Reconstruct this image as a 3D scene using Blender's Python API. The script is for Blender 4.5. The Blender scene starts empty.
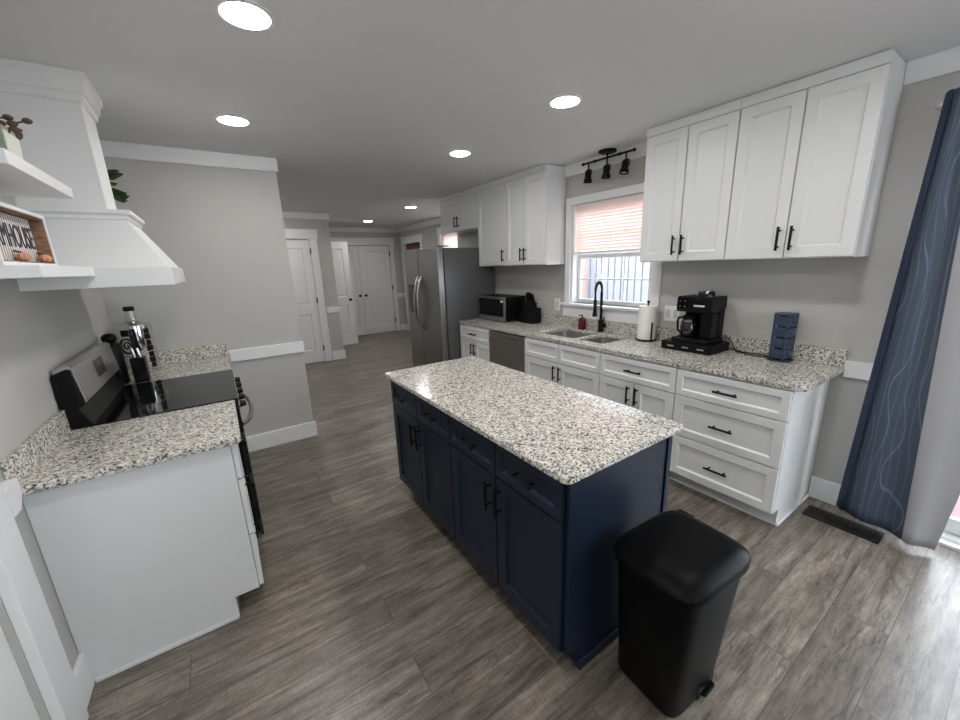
import bpy, bmesh, math, random
from mathutils import Vector, Matrix
random.seed(7)
SC = bpy.context.scene
COL = SC.collection
PI = math.pi

# ------------------------------------------------------------------ camera
CAM = dict(f=383.45, yaw=33.680, pitch=-14.067, roll=-2.055, h=1.5993)
def make_camera():
    y, p, r = (math.radians(CAM[k]) for k in ('yaw', 'pitch', 'roll'))
    fw = Vector((math.sin(y)*math.cos(p), math.cos(y)*math.cos(p), math.sin(p)))
    rt = Vector((math.cos(y), -math.sin(y), 0))
    up = rt.cross(fw)
    R = rt*math.cos(r) + up*math.sin(r)
    U = -rt*math.sin(r) + up*math.cos(r)
    m = Matrix((( R.x, U.x, -fw.x, 0), (R.y, U.y, -fw.y, 0), (R.z, U.z, -fw.z, CAM['h']), (0, 0, 0, 1)))
    c = bpy.data.cameras.new('camera')
    c.sensor_fit = 'HORIZONTAL'; c.sensor_width = 36.0
    c.lens = CAM['f']/960*36
    c.clip_start = 0.05; c.clip_end = 200
    o = bpy.data.objects.new('camera', c); COL.objects.link(o)
    o.matrix_world = m
    SC.camera = o
make_camera()

# ------------------------------------------------------------------ world, exposure, lamp strengths
SC.view_settings.view_transform = 'Standard'
SC.view_settings.look = 'None'
SC.view_settings.gamma = 1.0
SC.view_settings.use_curve_mapping = False
SC.view_settings.exposure = 1.12
SKY_COLOR = (0.81, 0.90, 1.0)
SKY_STRENGTH = 4.3
LAMP = 54.0          # radiance of the recessed lamps
LAMP_COLOR = (1.0, 0.985, 0.965)
w = bpy.data.worlds.new('world'); SC.world = w; w.use_nodes = True
bgn = w.node_tree.nodes['Background']
bgn.inputs[0].default_value = (*SKY_COLOR, 1); bgn.inputs[1].default_value = SKY_STRENGTH

def portal(name, loc, rot, sx, sy):
    l = bpy.data.lights.new(name, 'AREA'); l.shape = 'RECTANGLE'; l.size = sx; l.size_y = sy
    l.cycles.is_portal = True
    o = bpy.data.objects.new(name, l); COL.objects.link(o)
    o.location = loc; o.rotation_euler = rot
portal('sliding_door_daylight', (3.27, -0.72, 1.05), (0, PI/2, 0), 2.1, 2.04)
portal('kitchen_window_daylight', (3.24, 2.41, 1.63), (0, PI/2, 0), 0.95, 0.92)
portal('hall_window_daylight', (4.06, 6.52, 1.65), (0, PI/2, 0), 1.1, 1.15)
portal('back_fill_window', (1.5, -2.77, 1.52), (-PI/2, 0, 0), 1.1, 1.05)  # portal for the added, unseen fill window

# ------------------------------------------------------------------ materials
MATS = {}
def mat(name, color, rough=0.5, metal=0.0, spec=0.5, bump=None, coat=0.0):
    m = bpy.data.materials.new(name); m.use_nodes = True
    b = m.node_tree.nodes['Principled BSDF']
    b.inputs['Base Color'].default_value = (*color, 1)
    b.inputs['Roughness'].default_value = rough
    b.inputs['Metallic'].default_value = metal
    b.inputs['Specular IOR Level'].default_value = spec
    b.inputs['Coat Weight'].default_value = coat
    nt = m.node_tree
    if bump:
        sc, st = bump
        tc = nt.nodes.new('ShaderNodeTexCoord')
        n = nt.nodes.new('ShaderNodeTexNoise'); n.inputs['Scale'].default_value = sc
        bp = nt.nodes.new('ShaderNodeBump'); bp.inputs['Strength'].default_value = st; bp.inputs['Distance'].default_value = 0.002
        nt.links.new(tc.outputs['Object'], n.inputs['Vector'])
        nt.links.new(n.outputs['Fac'], bp.inputs['Height'])
        nt.links.new(bp.outputs['Normal'], b.inputs['Normal'])
    MATS[name] = m
    return m
def srgb(r, g, b):
    f = lambda c: (c/255/12.92) if c/255 <= 0.04045 else ((c/255+0.055)/1.055)**2.4
    return (f(r), f(g), f(b))
class NT:
    def __init__(s, m): s.t = m.node_tree; s.b = s.t.nodes['Principled BSDF']
    def n(s, kind, **kw):
        x = s.t.nodes.new('ShaderNode'+kind)
        for k, v in kw.items(): setattr(x, k, v)
        return x
    def l(s, a, b): s.t.links.new(a, b)
    def ramp(s, stops, interp='LINEAR'):
        r = s.n('ValToRGB'); r.color_ramp.interpolation = interp
        e = r.color_ramp.elements
        while len(e) > len(stops): e.remove(e[-1])
        while len(e) < len(stops): e.new(0.5)
        for q, (p, c) in zip(e, stops): q.position = p; q.color = (*c, 1)
        return r

wall_m = mat('wall_paint', srgb(186, 185, 180), 0.6, bump=(220, 0.08))
ceil_m = mat('ceiling_paint', srgb(222, 223, 223), 0.8, bump=(160, 0.15))
trim_m = mat('white_trim_paint', srgb(232, 232, 232), 0.4)
cab_m = mat('white_cabinet_paint', srgb(226, 227, 226), 0.38)
door_m = mat('white_door_paint', srgb(234, 234, 232), 0.45)
navy_m = mat('navy_cabinet_paint', srgb(22, 33, 49), 0.40, spec=0.3)
black_m = mat('matte_black_metal', (0.0035, 0.0035, 0.004), 0.45, spec=0.2)
blackpl_m = mat('black_plastic', (0.0035, 0.0035, 0.004), 0.42, spec=0.2)
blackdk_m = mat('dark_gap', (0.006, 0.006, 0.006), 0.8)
can_m = mat('black_bin_plastic', (0.003, 0.0031, 0.0035), 0.36, spec=0.08, bump=(500, 0.1))
glossblk_m = mat('black_glass', (0.006, 0.006, 0.007), 0.06)
steel_m = mat('stainless_steel', (0.52, 0.51, 0.50), 0.28, 1.0)
dsteel_m = mat('dark_stainless_steel', (0.40, 0.385, 0.37), 0.36, 1.0)
fsteel_m = mat('fridge_stainless_steel', (0.29, 0.28, 0.27), 0.34, 1.0)
fside_m = mat('fridge_side_grey', srgb(98, 98, 99), 0.35, 0.3)
sink_m = mat('sink_steel', (0.60, 0.585, 0.565), 0.34, 1.0)
chrome_m = mat('polished_metal', (0.70, 0.69, 0.66), 0.12, 1.0)
white_pl = mat('white_plastic', srgb(235, 235, 232), 0.35)
paper_m = mat('paper_towel', srgb(240, 238, 232), 0.95, bump=(150, 0.5))
red_m = mat('maroon_soap', srgb(96, 20, 34), 0.25)
blue_m = mat('slate_blue_plastic', srgb(50, 66, 88), 0.4)
dblue_m = mat('dark_blue_plastic', srgb(30, 40, 60), 0.4)
register_m = mat('dark_bronze_metal', srgb(46, 42, 40), 0.45, 0.4)
leaf_m = mat('green_leaf', srgb(62, 84, 44), 0.6)
twig_m = mat('brown_twig', srgb(84, 66, 46), 0.8)
tin_m = mat('sage_painted_tin', srgb(132, 146, 130), 0.5, bump=(60, 0.4))
pumpkin_m = mat('terracotta_pumpkin', srgb(196, 138, 104), 0.7)
letter_m = mat('charcoal_lettering', srgb(52, 54, 62), 0.7)
emblem_m = mat('white_lettering', srgb(215, 215, 215), 0.5)
brown_door_m = mat('reddish_brown_wood', srgb(92, 52, 42), 0.5)
silver_m = mat('brushed_silver', (0.66, 0.65, 0.62), 0.3, 1.0)
display_m = mat('grey_display', srgb(40, 42, 40), 0.25)
soil_m = mat('pavers_red', srgb(122, 92, 94), 0.8, bump=(30, 0.3))
fence_m = mat('white_fence_vinyl', srgb(178, 181, 191), 0.5)
post_m = mat('tan_post', srgb(190, 158, 146), 0.7)

def glass_mat():
    m = bpy.data.materials.new('window_glass'); m.use_nodes = True
    t = m.node_tree; t.nodes.clear()
    o = t.nodes.new('ShaderNodeOutputMaterial'); mx = t.nodes.new('ShaderNodeMixShader')
    tr = t.nodes.new('ShaderNodeBsdfTransparent'); gl = t.nodes.new('ShaderNodeBsdfGlossy'); gl.inputs['Roughness'].default_value = 0.02
    mx.inputs[0].default_value = 0.06; t.links.new(tr.outputs[0], mx.inputs[1]); t.links.new(gl.outputs[0], mx.inputs[2])
    t.links.new(mx.outputs[0], o.inputs[0])
    return m
glass_m = glass_mat()
carafe_m = mat('tinted_carafe_glass', (0.012, 0.011, 0.010), 0.05, spec=0.8)
def lens_mat(name, s, c):
    m = bpy.data.materials.new(name); m.use_nodes = True
    t = m.node_tree; t.nodes.clear()
    o = t.nodes.new('ShaderNodeOutputMaterial'); e = t.nodes.new('ShaderNodeEmission')
    e.inputs[0].default_value = (*c, 1); e.inputs[1].default_value = s
    t.links.new(e.outputs[0], o.inputs[0])
    return m
lens_m = lens_mat('lit_lamp_lens', LAMP, LAMP_COLOR)

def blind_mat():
    m = bpy.data.materials.new('blind_vinyl_pink_bounce'); m.use_nodes = True
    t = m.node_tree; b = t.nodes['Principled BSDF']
    b.inputs['Base Color'].default_value = (*srgb(248, 238, 233), 1); b.inputs['Roughness'].default_value = 0.5  # pink tint puts light bounced off the red ground into the slats
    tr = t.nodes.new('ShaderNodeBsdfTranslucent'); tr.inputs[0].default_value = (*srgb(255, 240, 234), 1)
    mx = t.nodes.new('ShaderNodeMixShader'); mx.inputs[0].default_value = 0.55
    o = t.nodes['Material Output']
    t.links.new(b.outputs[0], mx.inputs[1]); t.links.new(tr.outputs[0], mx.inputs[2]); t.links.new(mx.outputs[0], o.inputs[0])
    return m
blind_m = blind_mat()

def granite_mat():
    m = mat('speckled_granite', (0.6, 0.58, 0.55), 0.16)
    k = NT(m)
    tc = k.n('TexCoord')
    nz = k.n('TexNoise'); nz.inputs['Scale'].default_value = 55; nz.inputs['Detail'].default_value = 3
    add = k.n('MixRGB', blend_type='ADD'); add.inputs[0].default_value = 0.014
    k.l(tc.outputs['Object'], nz.inputs['Vector'])
    k.l(tc.outputs['Object'], add.inputs[1]); k.l(nz.outputs['Color'], add.inputs[2])
    v1 = k.n('TexVoronoi'); v1.inputs['Scale'].default_value = 150
    k.l(add.outputs[0], v1.inputs['Vector'])
    sp = k.n('SeparateColor'); k.l(v1.outputs['Color'], sp.inputs[0])
    r1 = k.ramp([(0.0, srgb(224, 220, 211)), (0.32, srgb(202, 198, 190)), (0.54, srgb(172, 168, 161)), (0.71, srgb(136, 132, 127)), (0.85, srgb(98, 95, 93)), (0.95, srgb(62, 60, 60))], 'CONSTANT')
    k.l(sp.outputs[0], r1.inputs[0])
    v2 = k.n('TexVoronoi'); v2.inputs['Scale'].default_value = 60
    k.l(add.outputs[0], v2.inputs['Vector'])
    sp2 = k.n('SeparateColor'); k.l(v2.outputs['Color'], sp2.inputs[0])
    r2 = k.ramp([(0.0, (1, 1, 1)), (0.62, (0.88, 0.86, 0.82)), (0.82, (1.08, 1.06, 1.04))], 'CONSTANT')
    k.l(sp2.outputs[1], r2.inputs[0])
    mul = k.n('MixRGB', blend_type='MULTIPLY'); mul.inputs[0].default_value = 1
    k.l(r1.outputs[0], mul.inputs[1]); k.l(r2.outputs[0], mul.inputs[2])
    k.l(mul.outputs[0], k.b.inputs['Base Color'])
    return m
granite_m = granite_mat()

def floor_mat():
    m = mat('grey_wood_plank', (0.2, 0.17, 0.14), 0.31, spec=0.6)
    k = NT(m)
    tc = k.n('TexCoord')
    mp = k.n('Mapping'); mp.inputs['Location'].default_value = (0.35, 0.06, 0)
    k.l(tc.outputs['Object'], mp.inputs['Vector'])
    br = k.n('TexBrick'); br.offset = 0.37; br.offset_frequency = 2; br.squash = 1
    br.inputs['Scale'].default_value = 1.0
    br.inputs['Brick Width'].default_value = 1.24; br.inputs['Row Height'].default_value = 0.187
    br.inputs['Mortar Size'].default_value = 0.0016; br.inputs['Mortar Smooth'].default_value = 0.3
    br.inputs['Color1'].default_value = (0, 0, 0, 1); br.inputs['Color2'].default_value = (1, 1, 1, 1); br.inputs['Mortar'].default_value = (0.5, 0.5, 0.5, 1)
    k.l(mp.outputs[0], br.inputs['Vector'])
    # shift the grain per plank
    sc = k.n('VectorMath', operation='SCALE'); sc.inputs['Scale'].default_value = 23.0
    k.l(br.outputs['Color'], sc.inputs[0])
    ad = k.n('VectorMath', operation='ADD'); k.l(mp.outputs[0], ad.inputs[0]); k.l(sc.outputs[0], ad.inputs[1])
    def noise(scale, stretch, detail, rough=0.6, dist=0.0):
        q = k.n('Mapping'); q.inputs['Scale'].default_value = (scale/stretch, scale, scale)
        k.l(ad.outputs[0], q.inputs['Vector'])
        n = k.n('TexNoise'); n.inputs['Scale'].default_value = 1; n.inputs['Detail'].default_value = detail
        n.inputs['Roughness'].default_value = rough; n.inputs['Distortion'].default_value = dist
        k.l(q.outputs[0], n.inputs['Vector']); return n
    g1 = noise(26, 9, 8, 0.78, 0.1)
    g2 = noise(6.5, 2.4, 6, 0.62, 0.3)
    g3 = noise(26, 1.0/7, 4, 0.7)
    r1 = k.ramp([(0.30, srgb(74, 66, 59)), (0.43, srgb(108, 99, 90)), (0.55, srgb(134, 125, 115)), (0.70, srgb(166, 158, 147))])
    k.l(g1.outputs['Fac'], r1.inputs[0])
    r2 = k.ramp([(0.30, (0.56, 0.54, 0.52)), (0.44, (0.86, 0.85, 0.84)), (0.56, (1.02, 1.02, 1.01)), (0.72, (1.2, 1.2, 1.2))])
    k.l(g2.outputs['Fac'], r2.inputs[0])
    m1 = k.n('MixRGB', blend_type='MULTIPLY'); m1.inputs[0].default_value = 1
    k.l(r1.outputs[0], m1.inputs[1]); k.l(r2.outputs[0], m1.inputs[2])
    rp = k.ramp([(0.0, (0.80, 0.79, 0.78)), (0.5, (1.0, 1.0, 1.0)), (1.0, (1.16, 1.16, 1.15))])
    k.l(br.outputs['Color'], rp.inputs[0])
    m2 = k.n('MixRGB', blend_type='MULTIPLY'); m2.inputs[0].default_value = 1
    k.l(m1.outputs[0], m2.inputs[1]); k.l(rp.outputs[0], m2.inputs[2])
    r3 = k.ramp([(0.34, (0.74, 0.74, 0.74)), (0.50, (1.0, 1.0, 1.0)), (0.7, (1.08, 1.08, 1.08))])
    k.l(g3.outputs['Fac'], r3.inputs[0])
    m3 = k.n('MixRGB', blend_type='MULTIPLY'); m3.inputs[0].default_value = 1
    k.l(m2.outputs[0], m3.inputs[1]); k.l(r3.outputs[0], m3.inputs[2])
    # dark cracks
    wv = noise(7, 9, 4, 0.6, 0.5)
    ab = k.n('Math', operation='SUBTRACT'); ab.inputs[1].default_value = 0.5; k.l(wv.outputs['Fac'], ab.inputs[0])
    a2 = k.n('Math', operation='ABSOLUTE'); k.l(ab.outputs[0], a2.inputs[0])
    r4 = k.ramp([(0.0, (0.40, 0.38, 0.36)), (0.006, (0.7, 0.7, 0.7)), (0.014, (1, 1, 1))])
    k.l(a2.outputs[0], r4.inputs[0])
    m4 = k.n('MixRGB', blend_type='MULTIPLY'); m4.inputs[0].default_value = 0.75
    k.l(m3.outputs[0], m4.inputs[1]); k.l(r4.outputs[0], m4.inputs[2])
    m5 = k.n('MixRGB', blend_type='MIX'); m5.inputs[2].default_value = (*srgb(70, 63, 58), 1)
    k.l(br.outputs['Fac'], m5.inputs[0]); k.l(m4.outputs[0], m5.inputs[1])
    k.l(m5.outputs[0], k.b.inputs['Base Color'])
    bp = k.n('Bump'); bp.inputs['Strength'].default_value = 0.25; bp.inputs['Distance'].default_value = 0.002
    k.l(g1.outputs['Fac'], bp.inputs['Height']); k.l(bp.outputs['Normal'], k.b.inputs['Normal'])
    return m
floor_m = floor_mat()

def curtain_mat():
    m = mat('navy_wave_print_fabric', srgb(62, 80, 108), 0.55)
    k = NT(m); tc = k.n('TexCoord')
    mp = k.n('Mapping'); mp.inputs['Scale'].default_value = (1, 1.0, 0.16)
    k.l(tc.outputs['UV'], mp.inputs['Vector'])
    mp.inputs['Scale'].default_value = (1.0, 0.15, 1)
    sx = k.n('SeparateXYZ'); k.l(tc.outputs['UV'], sx.inputs[0])
    fac = None
    for i, (N, amp, off, vs) in enumerate(((7.0, 0.95, 0.0, 1.0), (4.0, 1.1, 5.3, 1.3))):
        mp2 = k.n('Mapping'); mp2.inputs['Scale'].default_value = (1.1, vs, 1); mp2.inputs['Location'].default_value = (off, off*1.7, 0)
        k.l(tc.outputs['UV'], mp2.inputs['Vector'])
        n = k.n('TexNoise'); n.inputs['Scale'].default_value = 2.0; n.inputs['Detail'].default_value = 0.0
        k.l(mp2.outputs[0], n.inputs['Vector'])
        a0 = k.n('Math', operation='MULTIPLY'); a0.inputs[1].default_value = N; k.l(sx.outputs[0], a0.inputs[0])
        a1 = k.n('Math', operation='MULTIPLY_ADD'); a1.inputs[1].default_value = amp*2.2; k.l(n.outputs['Fac'], a1.inputs[0]); k.l(a0.outputs[0], a1.inputs[2])
        fr = k.n('Math', operation='FRACT'); k.l(a1.outputs[0], fr.inputs[0])
        s = k.n('Math', operation='SUBTRACT'); s.inputs[1].default_value = 0.5; k.l(fr.outputs[0], s.inputs[0])
        a = k.n('Math', operation='ABSOLUTE'); k.l(s.outputs[0], a.inputs[0])
        r = k.ramp([(0.0, (1, 1, 1)), (0.02, (0.9, 0.9, 0.9)), (0.05, (0, 0, 0))]); k.l(a.outputs[0], r.inputs[0])
        if fac is None: fac = r
        else:
            mx = k.n('MixRGB', blend_type='LIGHTEN'); mx.inputs[0].default_value = 1
            k.l(fac.outputs[0], mx.inputs[1]); k.l(r.outputs[0], mx.inputs[2]); fac = mx
    c = k.n('MixRGB'); c.inputs[1].default_value = (*srgb(70, 82, 99), 1); c.inputs[2].default_value = (*srgb(108, 119, 134), 1)
    k.l(fac.outputs[0], c.inputs[0]); k.l(c.outputs[0], k.b.inputs['Base Color'])
    return m
curtain_m = curtain_mat()
lining_m = mat('silver_grey_lining', srgb(178, 178, 182), 0.45, bump=(14, 0.5))
hem_m = mat('plain_navy_fabric', srgb(36, 50, 74), 0.7)

def wood_mat():
    m = mat('brown_wood_board', srgb(120, 84, 58), 0.7)
    k = NT(m); tc = k.n('TexCoord'); mp = k.n('Mapping'); mp.inputs['Scale'].default_value = (30, 30, 120)
    n = k.n('TexNoise'); n.inputs['Scale'].default_value = 1; n.inputs['Detail'].default_value = 4
    k.l(tc.outputs['Object'], mp.inputs[0]); k.l(mp.outputs[0], n.inputs['Vector'])
    r = k.ramp([(0.3, srgb(104, 78, 58)), (0.7, srgb(158, 124, 96))]); k.l(n.outputs['Fac'], r.inputs[0]); k.l(r.outputs[0], k.b.inputs['Base Color'])
    return m
wood_m = wood_mat()
def stripe_mat():
    m = mat('whitewashed_slat_board', srgb(214, 208, 204), 0.7)
    k = NT(m); tc = k.n('TexCoord'); w_ = k.n('TexWave', bands_direction='Y'); w_.inputs['Scale'].default_value = 17; w_.inputs['Distortion'].default_value = 0.15
    k.l(tc.outputs['Object'], w_.inputs['Vector'])
    r = k.ramp([(0.25, srgb(140, 130, 126)), (0.6, srgb(222, 216, 212))]); k.l(w_.outputs['Fac'], r.inputs[0]); k.l(r.outputs[0], k.b.inputs['Base Color'])
    return m
stripe_m = stripe_mat()

# ------------------------------------------------------------------ mesh helpers
class MB:
    def __init__(s): s.b = bmesh.new()
    def faces(s, verts, fs):
        v = [s.b.verts.new(p) for p in verts]
        for f in fs:
            try: s.b.faces.new([v[i] for i in f])
            except ValueError: pass
        return s
    def box(s, x0, x1, y0, y1, z0, z1):
        return s.faces([(x0,y0,z0),(x1,y0,z0),(x1,y1,z0),(x0,y1,z0),(x0,y0,z1),(x1,y0,z1),(x1,y1,z1),(x0,y1,z1)],
                       [(0,3,2,1),(4,5,6,7),(0,1,5,4),(1,2,6,5),(2,3,7,6),(3,0,4,7)])
    def prism(s, poly, axis, a0, a1):
        def P(u, v, a):
            return {'x': (a, u, v), 'y': (u, a, v), 'z': (u, v, a)}[axis]
        n = len(poly)
        vs = [P(u, v, a0) for u, v in poly] + [P(u, v, a1) for u, v in poly]
        fs = [tuple(range(n-1, -1, -1)), tuple(range(n, 2*n))] + [(i, (i+1) % n, n+(i+1) % n, n+i) for i in range(n)]
        return s.faces(vs, fs)
    def loft(s, rings, cap=True, closed=True):
        n = len(rings[0]); vs = [p for r in rings for p in r]; fs = []
        for k in range(len(rings)-1):
            for i in range(n if closed else n-1):
                j = (i+1) % n
                fs.append((k*n+i, k*n+j, (k+1)*n+j, (k+1)*n+i))
        if cap: fs += [tuple(range(n-1, -1, -1)), tuple(range((len(rings)-1)*n, len(rings)*n))]
        return s.faces(vs, fs)
    def lathe(s, prof, c=(0,0,0), seg=24, cap=True):
        return s.loft([[(c[0]+r*math.cos(2*PI*i/seg), c[1]+r*math.sin(2*PI*i/seg), c[2]+z) for i in range(seg)] for r, z in prof], cap)
    def cyl(s, p0, p1, r0, r1=None, seg=12):
        return s.tube([p0, p1], r0, seg, r1)
    def tube(s, pts, r, seg=10, r1=None):
        P = [Vector(p) for p in pts]; rings = []
        prev = None
        for i, p in enumerate(P):
            t = (P[min(i+1, len(P)-1)] - P[max(i-1, 0)]).normalized()
            if prev is None:
                a = Vector((0, 0, 1)) if abs(t.z) < 0.9 else Vector((1, 0, 0))
                u = t.cross(a).normalized()
            else:
                u = (prev - t*prev.dot(t)).normalized()
            prev = u; v = t.cross(u)
            rr = r if r1 is None else r + (r1-r)*i/(len(P)-1)
            if not isinstance(rr, (int, float)): rr = rr[i]
            rings.append([tuple(p + (u*math.cos(2*PI*k/seg) + v*math.sin(2*PI*k/seg))*rr) for k in range(seg)])
        return s.loft(rings)
    def ell(s, c, rx, ry, rz, seg=16, rings=10):
        R = []
        for k in range(1, rings):
            a = -PI/2 + PI*k/rings
            R.append([(c[0]+rx*math.cos(a)*math.cos(2*PI*i/seg), c[1]+ry*math.cos(a)*math.sin(2*PI*i/seg), c[2]+rz*math.sin(a)) for i in range(seg)])
        return s.loft(R)
    def shaker(s, sg, xf, y0, y1, z0, z1, st=0.055, rec=0.011, th=0.019, bev=0.010):
        """door or drawer front whose face looks along sg*x, face plane at xf"""
        def ring(x, i): return [(x, y0+i, z0+i), (x, y1-i, z0+i), (x, y1-i, z1-i), (x, y0+i, z1-i)]
        e = 0.0015
        R = [ring(xf-sg*th, 0), ring(xf-sg*e, 0), ring(xf, e), ring(xf, st), ring(xf-sg*rec, st+bev)]
        return s.loft(R, True)
    def pull_y(s, sg, xf, yc, zc, L=0.135, so=0.034, r=0.0072):
        x = xf+sg*so
        s.cyl((x, yc-L/2, zc), (x, yc+L/2, zc), r, seg=10)
        for d in (-0.34, 0.34): s.cyl((xf, yc+d*L, zc), (x, yc+d*L, zc), r*0.8, seg=8)
        return s
    def pull_z(s, sg, xf, yc, zc, L=0.135, so=0.034, r=0.0072):
        x = xf+sg*so
        s.cyl((x, yc, zc-L/2), (x, yc, zc+L/2), r, seg=10)
        for d in (-0.34, 0.34): s.cyl((xf, yc, zc+d*L), (x, yc, zc+d*L), r*0.8, seg=8)
        return s

def wloc(o):
    v = Vector((0, 0, 0))
    while o is not None: v = v + o.location; o = o.parent
    return v
def build(name, mb, m, parent=None, loc=None, bevel=0, smooth=False, seg=2):
    """vertices are given in room coordinates; the object's origin goes to its parent (or to loc)"""
    bmesh.ops.recalc_face_normals(mb.b, faces=mb.b.faces)
    org = wloc(parent) if parent else (Vector(loc) if loc else Vector((0, 0, 0)))
    bmesh.ops.translate(mb.b, verts=mb.b.verts, vec=-org)
    me = bpy.data.meshes.new(name); mb.b.to_mesh(me); mb.b.free()
    me.materials.append(m)
    o = bpy.data.objects.new(name, me); COL.objects.link(o)
    if parent: o.parent = parent
    else: o.location = org
    if smooth:
        for p in me.polygons: p.use_smooth = True
        me.set_sharp_from_angle(angle=math.radians(40))
    if bevel:
        b = o.modifiers.new('bevel', 'BEVEL'); b.width = bevel; b.segments = seg; b.limit_method = 'ANGLE'; b.angle_limit = math.radians(40)
    return o
def tag(o, label, cat, group=None, kind=None):
    o['label'] = label; o['category'] = cat
    if group: o['group'] = group
    if kind: o['kind'] = kind
    return o
def thing(name, loc, label, cat, group=None):
    o = bpy.data.objects.new(name, None); COL.objects.link(o)
    o.empty_display_size = 0.05; o.location = loc
    return tag(o, label, cat, group)
def struct(name, mb, m, parent=None, bevel=0, label=None, cat=None, smooth=False):
    o = build(name, mb, m, parent, bevel=bevel, smooth=smooth)
    if not parent:
        o['kind'] = 'structure'
        if label: o['label'] = label
        if cat: o['category'] = cat
    return o
def copy_tree(o, parent=None):
    c = o.copy(); COL.objects.link(c)
    if parent: c.parent = parent
    for ch in [x for x in bpy.data.objects if x.parent == o]: copy_tree(ch, c)
    return c
def text_mesh(name, body, size, m, parent, mat4, ext=0.001, align='CENTER', scale=(1, 1)):
    cu = bpy.data.curves.new(name, 'FONT'); cu.body = body; cu.size = size; cu.extrude = ext; cu.align_x = align; cu.align_y = 'CENTER'
    t = bpy.data.objects.new(name+'_curve', cu); COL.objects.link(t)
    dg = bpy.context.evaluated_depsgraph_get()
    me = bpy.data.meshes.new_from_object(t.evaluated_get(dg))
    bpy.data.objects.remove(t); bpy.data.curves.remove(cu)
    me.transform(Matrix.Diagonal((scale[0], scale[1], 1, 1)))
    me.transform(mat4); me.transform(Matrix.Translation(-wloc(parent)))
    me.materials.clear(); me.materials.append(m)
    o = bpy.data.objects.new(name, me); COL.objects.link(o); o.parent = parent
    return o
def rrect(x0, x1, y0, y1, r, n=5, corners=(1, 1, 1, 1)):
    """rounded rectangle, counter-clockwise from the (x0,y0) corner"""
    out = []
    for k, (cx, cy, a0) in enumerate(((x0, y0, PI), (x1, y0, 1.5*PI), (x1, y1, 0), (x0, y1, 0.5*PI))):
        sx = 1 if k in (0, 3) else -1; sy = 1 if k in (0, 1) else -1
        if not corners[k]: out.append((cx, cy)); continue
        for i in range(n+1):
            a = a0 + PI/2*i/n
            out.append((cx+sx*r+r*math.cos(a), cy+sy*r+r*math.sin(a)))
    return out
def superell(cx, cy, hx, hy, z, n=40, p=4.0, rot=0.0):
    out = []
    for i in range(n):
        a = 2*PI*i/n; c, s_ = math.cos(a), math.sin(a)
        u = hx*math.copysign(abs(c)**(2/p), c); v = hy*math.copysign(abs(s_)**(2/p), s_)
        out.append((cx+u*math.cos(rot)-v*math.sin(rot), cy+u*math.sin(rot)+v*math.cos(rot), z))
    return out
def slab_holes(axis, a0, a1, u0, u1, v0, v1, holes):
    mb = MB()
    us = sorted({u0, u1, *[h[0] for h in holes], *[h[1] for h in holes]})
    vs = sorted({v0, v1, *[h[2] for h in holes], *[h[3] for h in holes]})
    us = [u for u in us if u0 <= u <= u1]; vs = [v for v in vs if v0 <= v <= v1]
    def solid(i, j):
        if i < 0 or j < 0 or i >= len(us)-1 or j >= len(vs)-1: return False
        uc, vc = (us[i]+us[i+1])/2, (vs[j]+vs[j+1])/2
        return not any(h[0] < uc < h[1] and h[2] < vc < h[3] for h in holes)
    def P(u, v, a): return {'x': (a, u, v), 'y': (u, a, v), 'z': (u, v, a)}[axis]
    cache = {}
    def V(u, v, a):
        k = (u, v, a)
        if k not in cache: cache[k] = mb.b.verts.new(P(u, v, a))
        return cache[k]
    for i in range(len(us)-1):
        for j in range(len(vs)-1):
            if not solid(i, j): continue
            A, B, C_, D = (us[i], vs[j]), (us[i+1], vs[j]), (us[i+1], vs[j+1]), (us[i], vs[j+1])
            for a in (a0, a1): mb.b.faces.new([V(*q, a) for q in (A, B, C_, D)])
            for (q, r_, di, dj) in ((A, B, 0, -1), (B, C_, 1, 0), (C_, D, 0, 1), (D, A, -1, 0)):
                if not solid(i+di, j+dj): mb.b.faces.new([V(*q, a0), V(*r_, a0), V(*r_, a1), V(*q, a1)])
    return mb

# ------------------------------------------------------------------ room shell
XL, XR, CZ = -0.69, 3.096, 2.512
YB = -2.6                      # wall behind the camera
XH, YJ, YF = 3.90, 5.14, 9.30  # hall right wall, end of the kitchen wall, far wall
def footprint(z0, z1): return MB().prism([(XL-0.15, YB-0.15), (XR+0.14, YB-0.15), (XR+0.14, YJ-0.12), (XH+0.15, YJ-0.12), (XH+0.15, YF+0.15), (XL-0.15, YF+0.15)], 'z', z0, z1)
struct('floor', footprint(-0.1, 0), floor_m)
struct('ceiling', footprint(CZ, CZ+0.1), ceil_m)
WIN = (1.95, 2.872, 1.165, 2.135)
SLD = (-1.75, 0.30, 0.0, 2.08)
struct('wall_right', slab_holes('x', XR, XR+0.14, YB-0.15, YJ, 0, CZ, [WIN, SLD]), wall_m)
BW = (0.95, 2.05, 1.0, 2.05)  # opening for the added fill window
struct('wall_back', slab_holes('y', YB-0.15, YB, XL, XR, 0, CZ, [BW]), wall_m)
LD = (0.70, 1.61, 0, 2.1)
struct('wall_left', slab_holes('x', XL-0.12, XL, YB-0.15, 7.1, 0, CZ, [LD]), wall_m)
struct('wall_partition', MB().box(XL, 0.58, 3.8746, 4.0, 0, CZ), wall_m)
HD = (0.60, 1.415, 0, 2.1)
struct('wall_hall_left', slab_holes('y', 7.1, 7.22, XL-0.12, 1.75, 0, CZ, [HD]), wall_m)
struct('wall_hall_side', MB().box(1.63, 1.75, 7.22, YF, 0, CZ), wall_m)
DD = (2.13, 3.65, 0, 2.12)
struct('wall_far', slab_holes('y', YF, YF+0.12, 1.63, XH+0.12, 0, CZ, [DD]), wall_m)
BD = (8.05, 8.97, 0, 2.12); HW = (5.95, 7.10, 1.1, 2.20)
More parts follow.
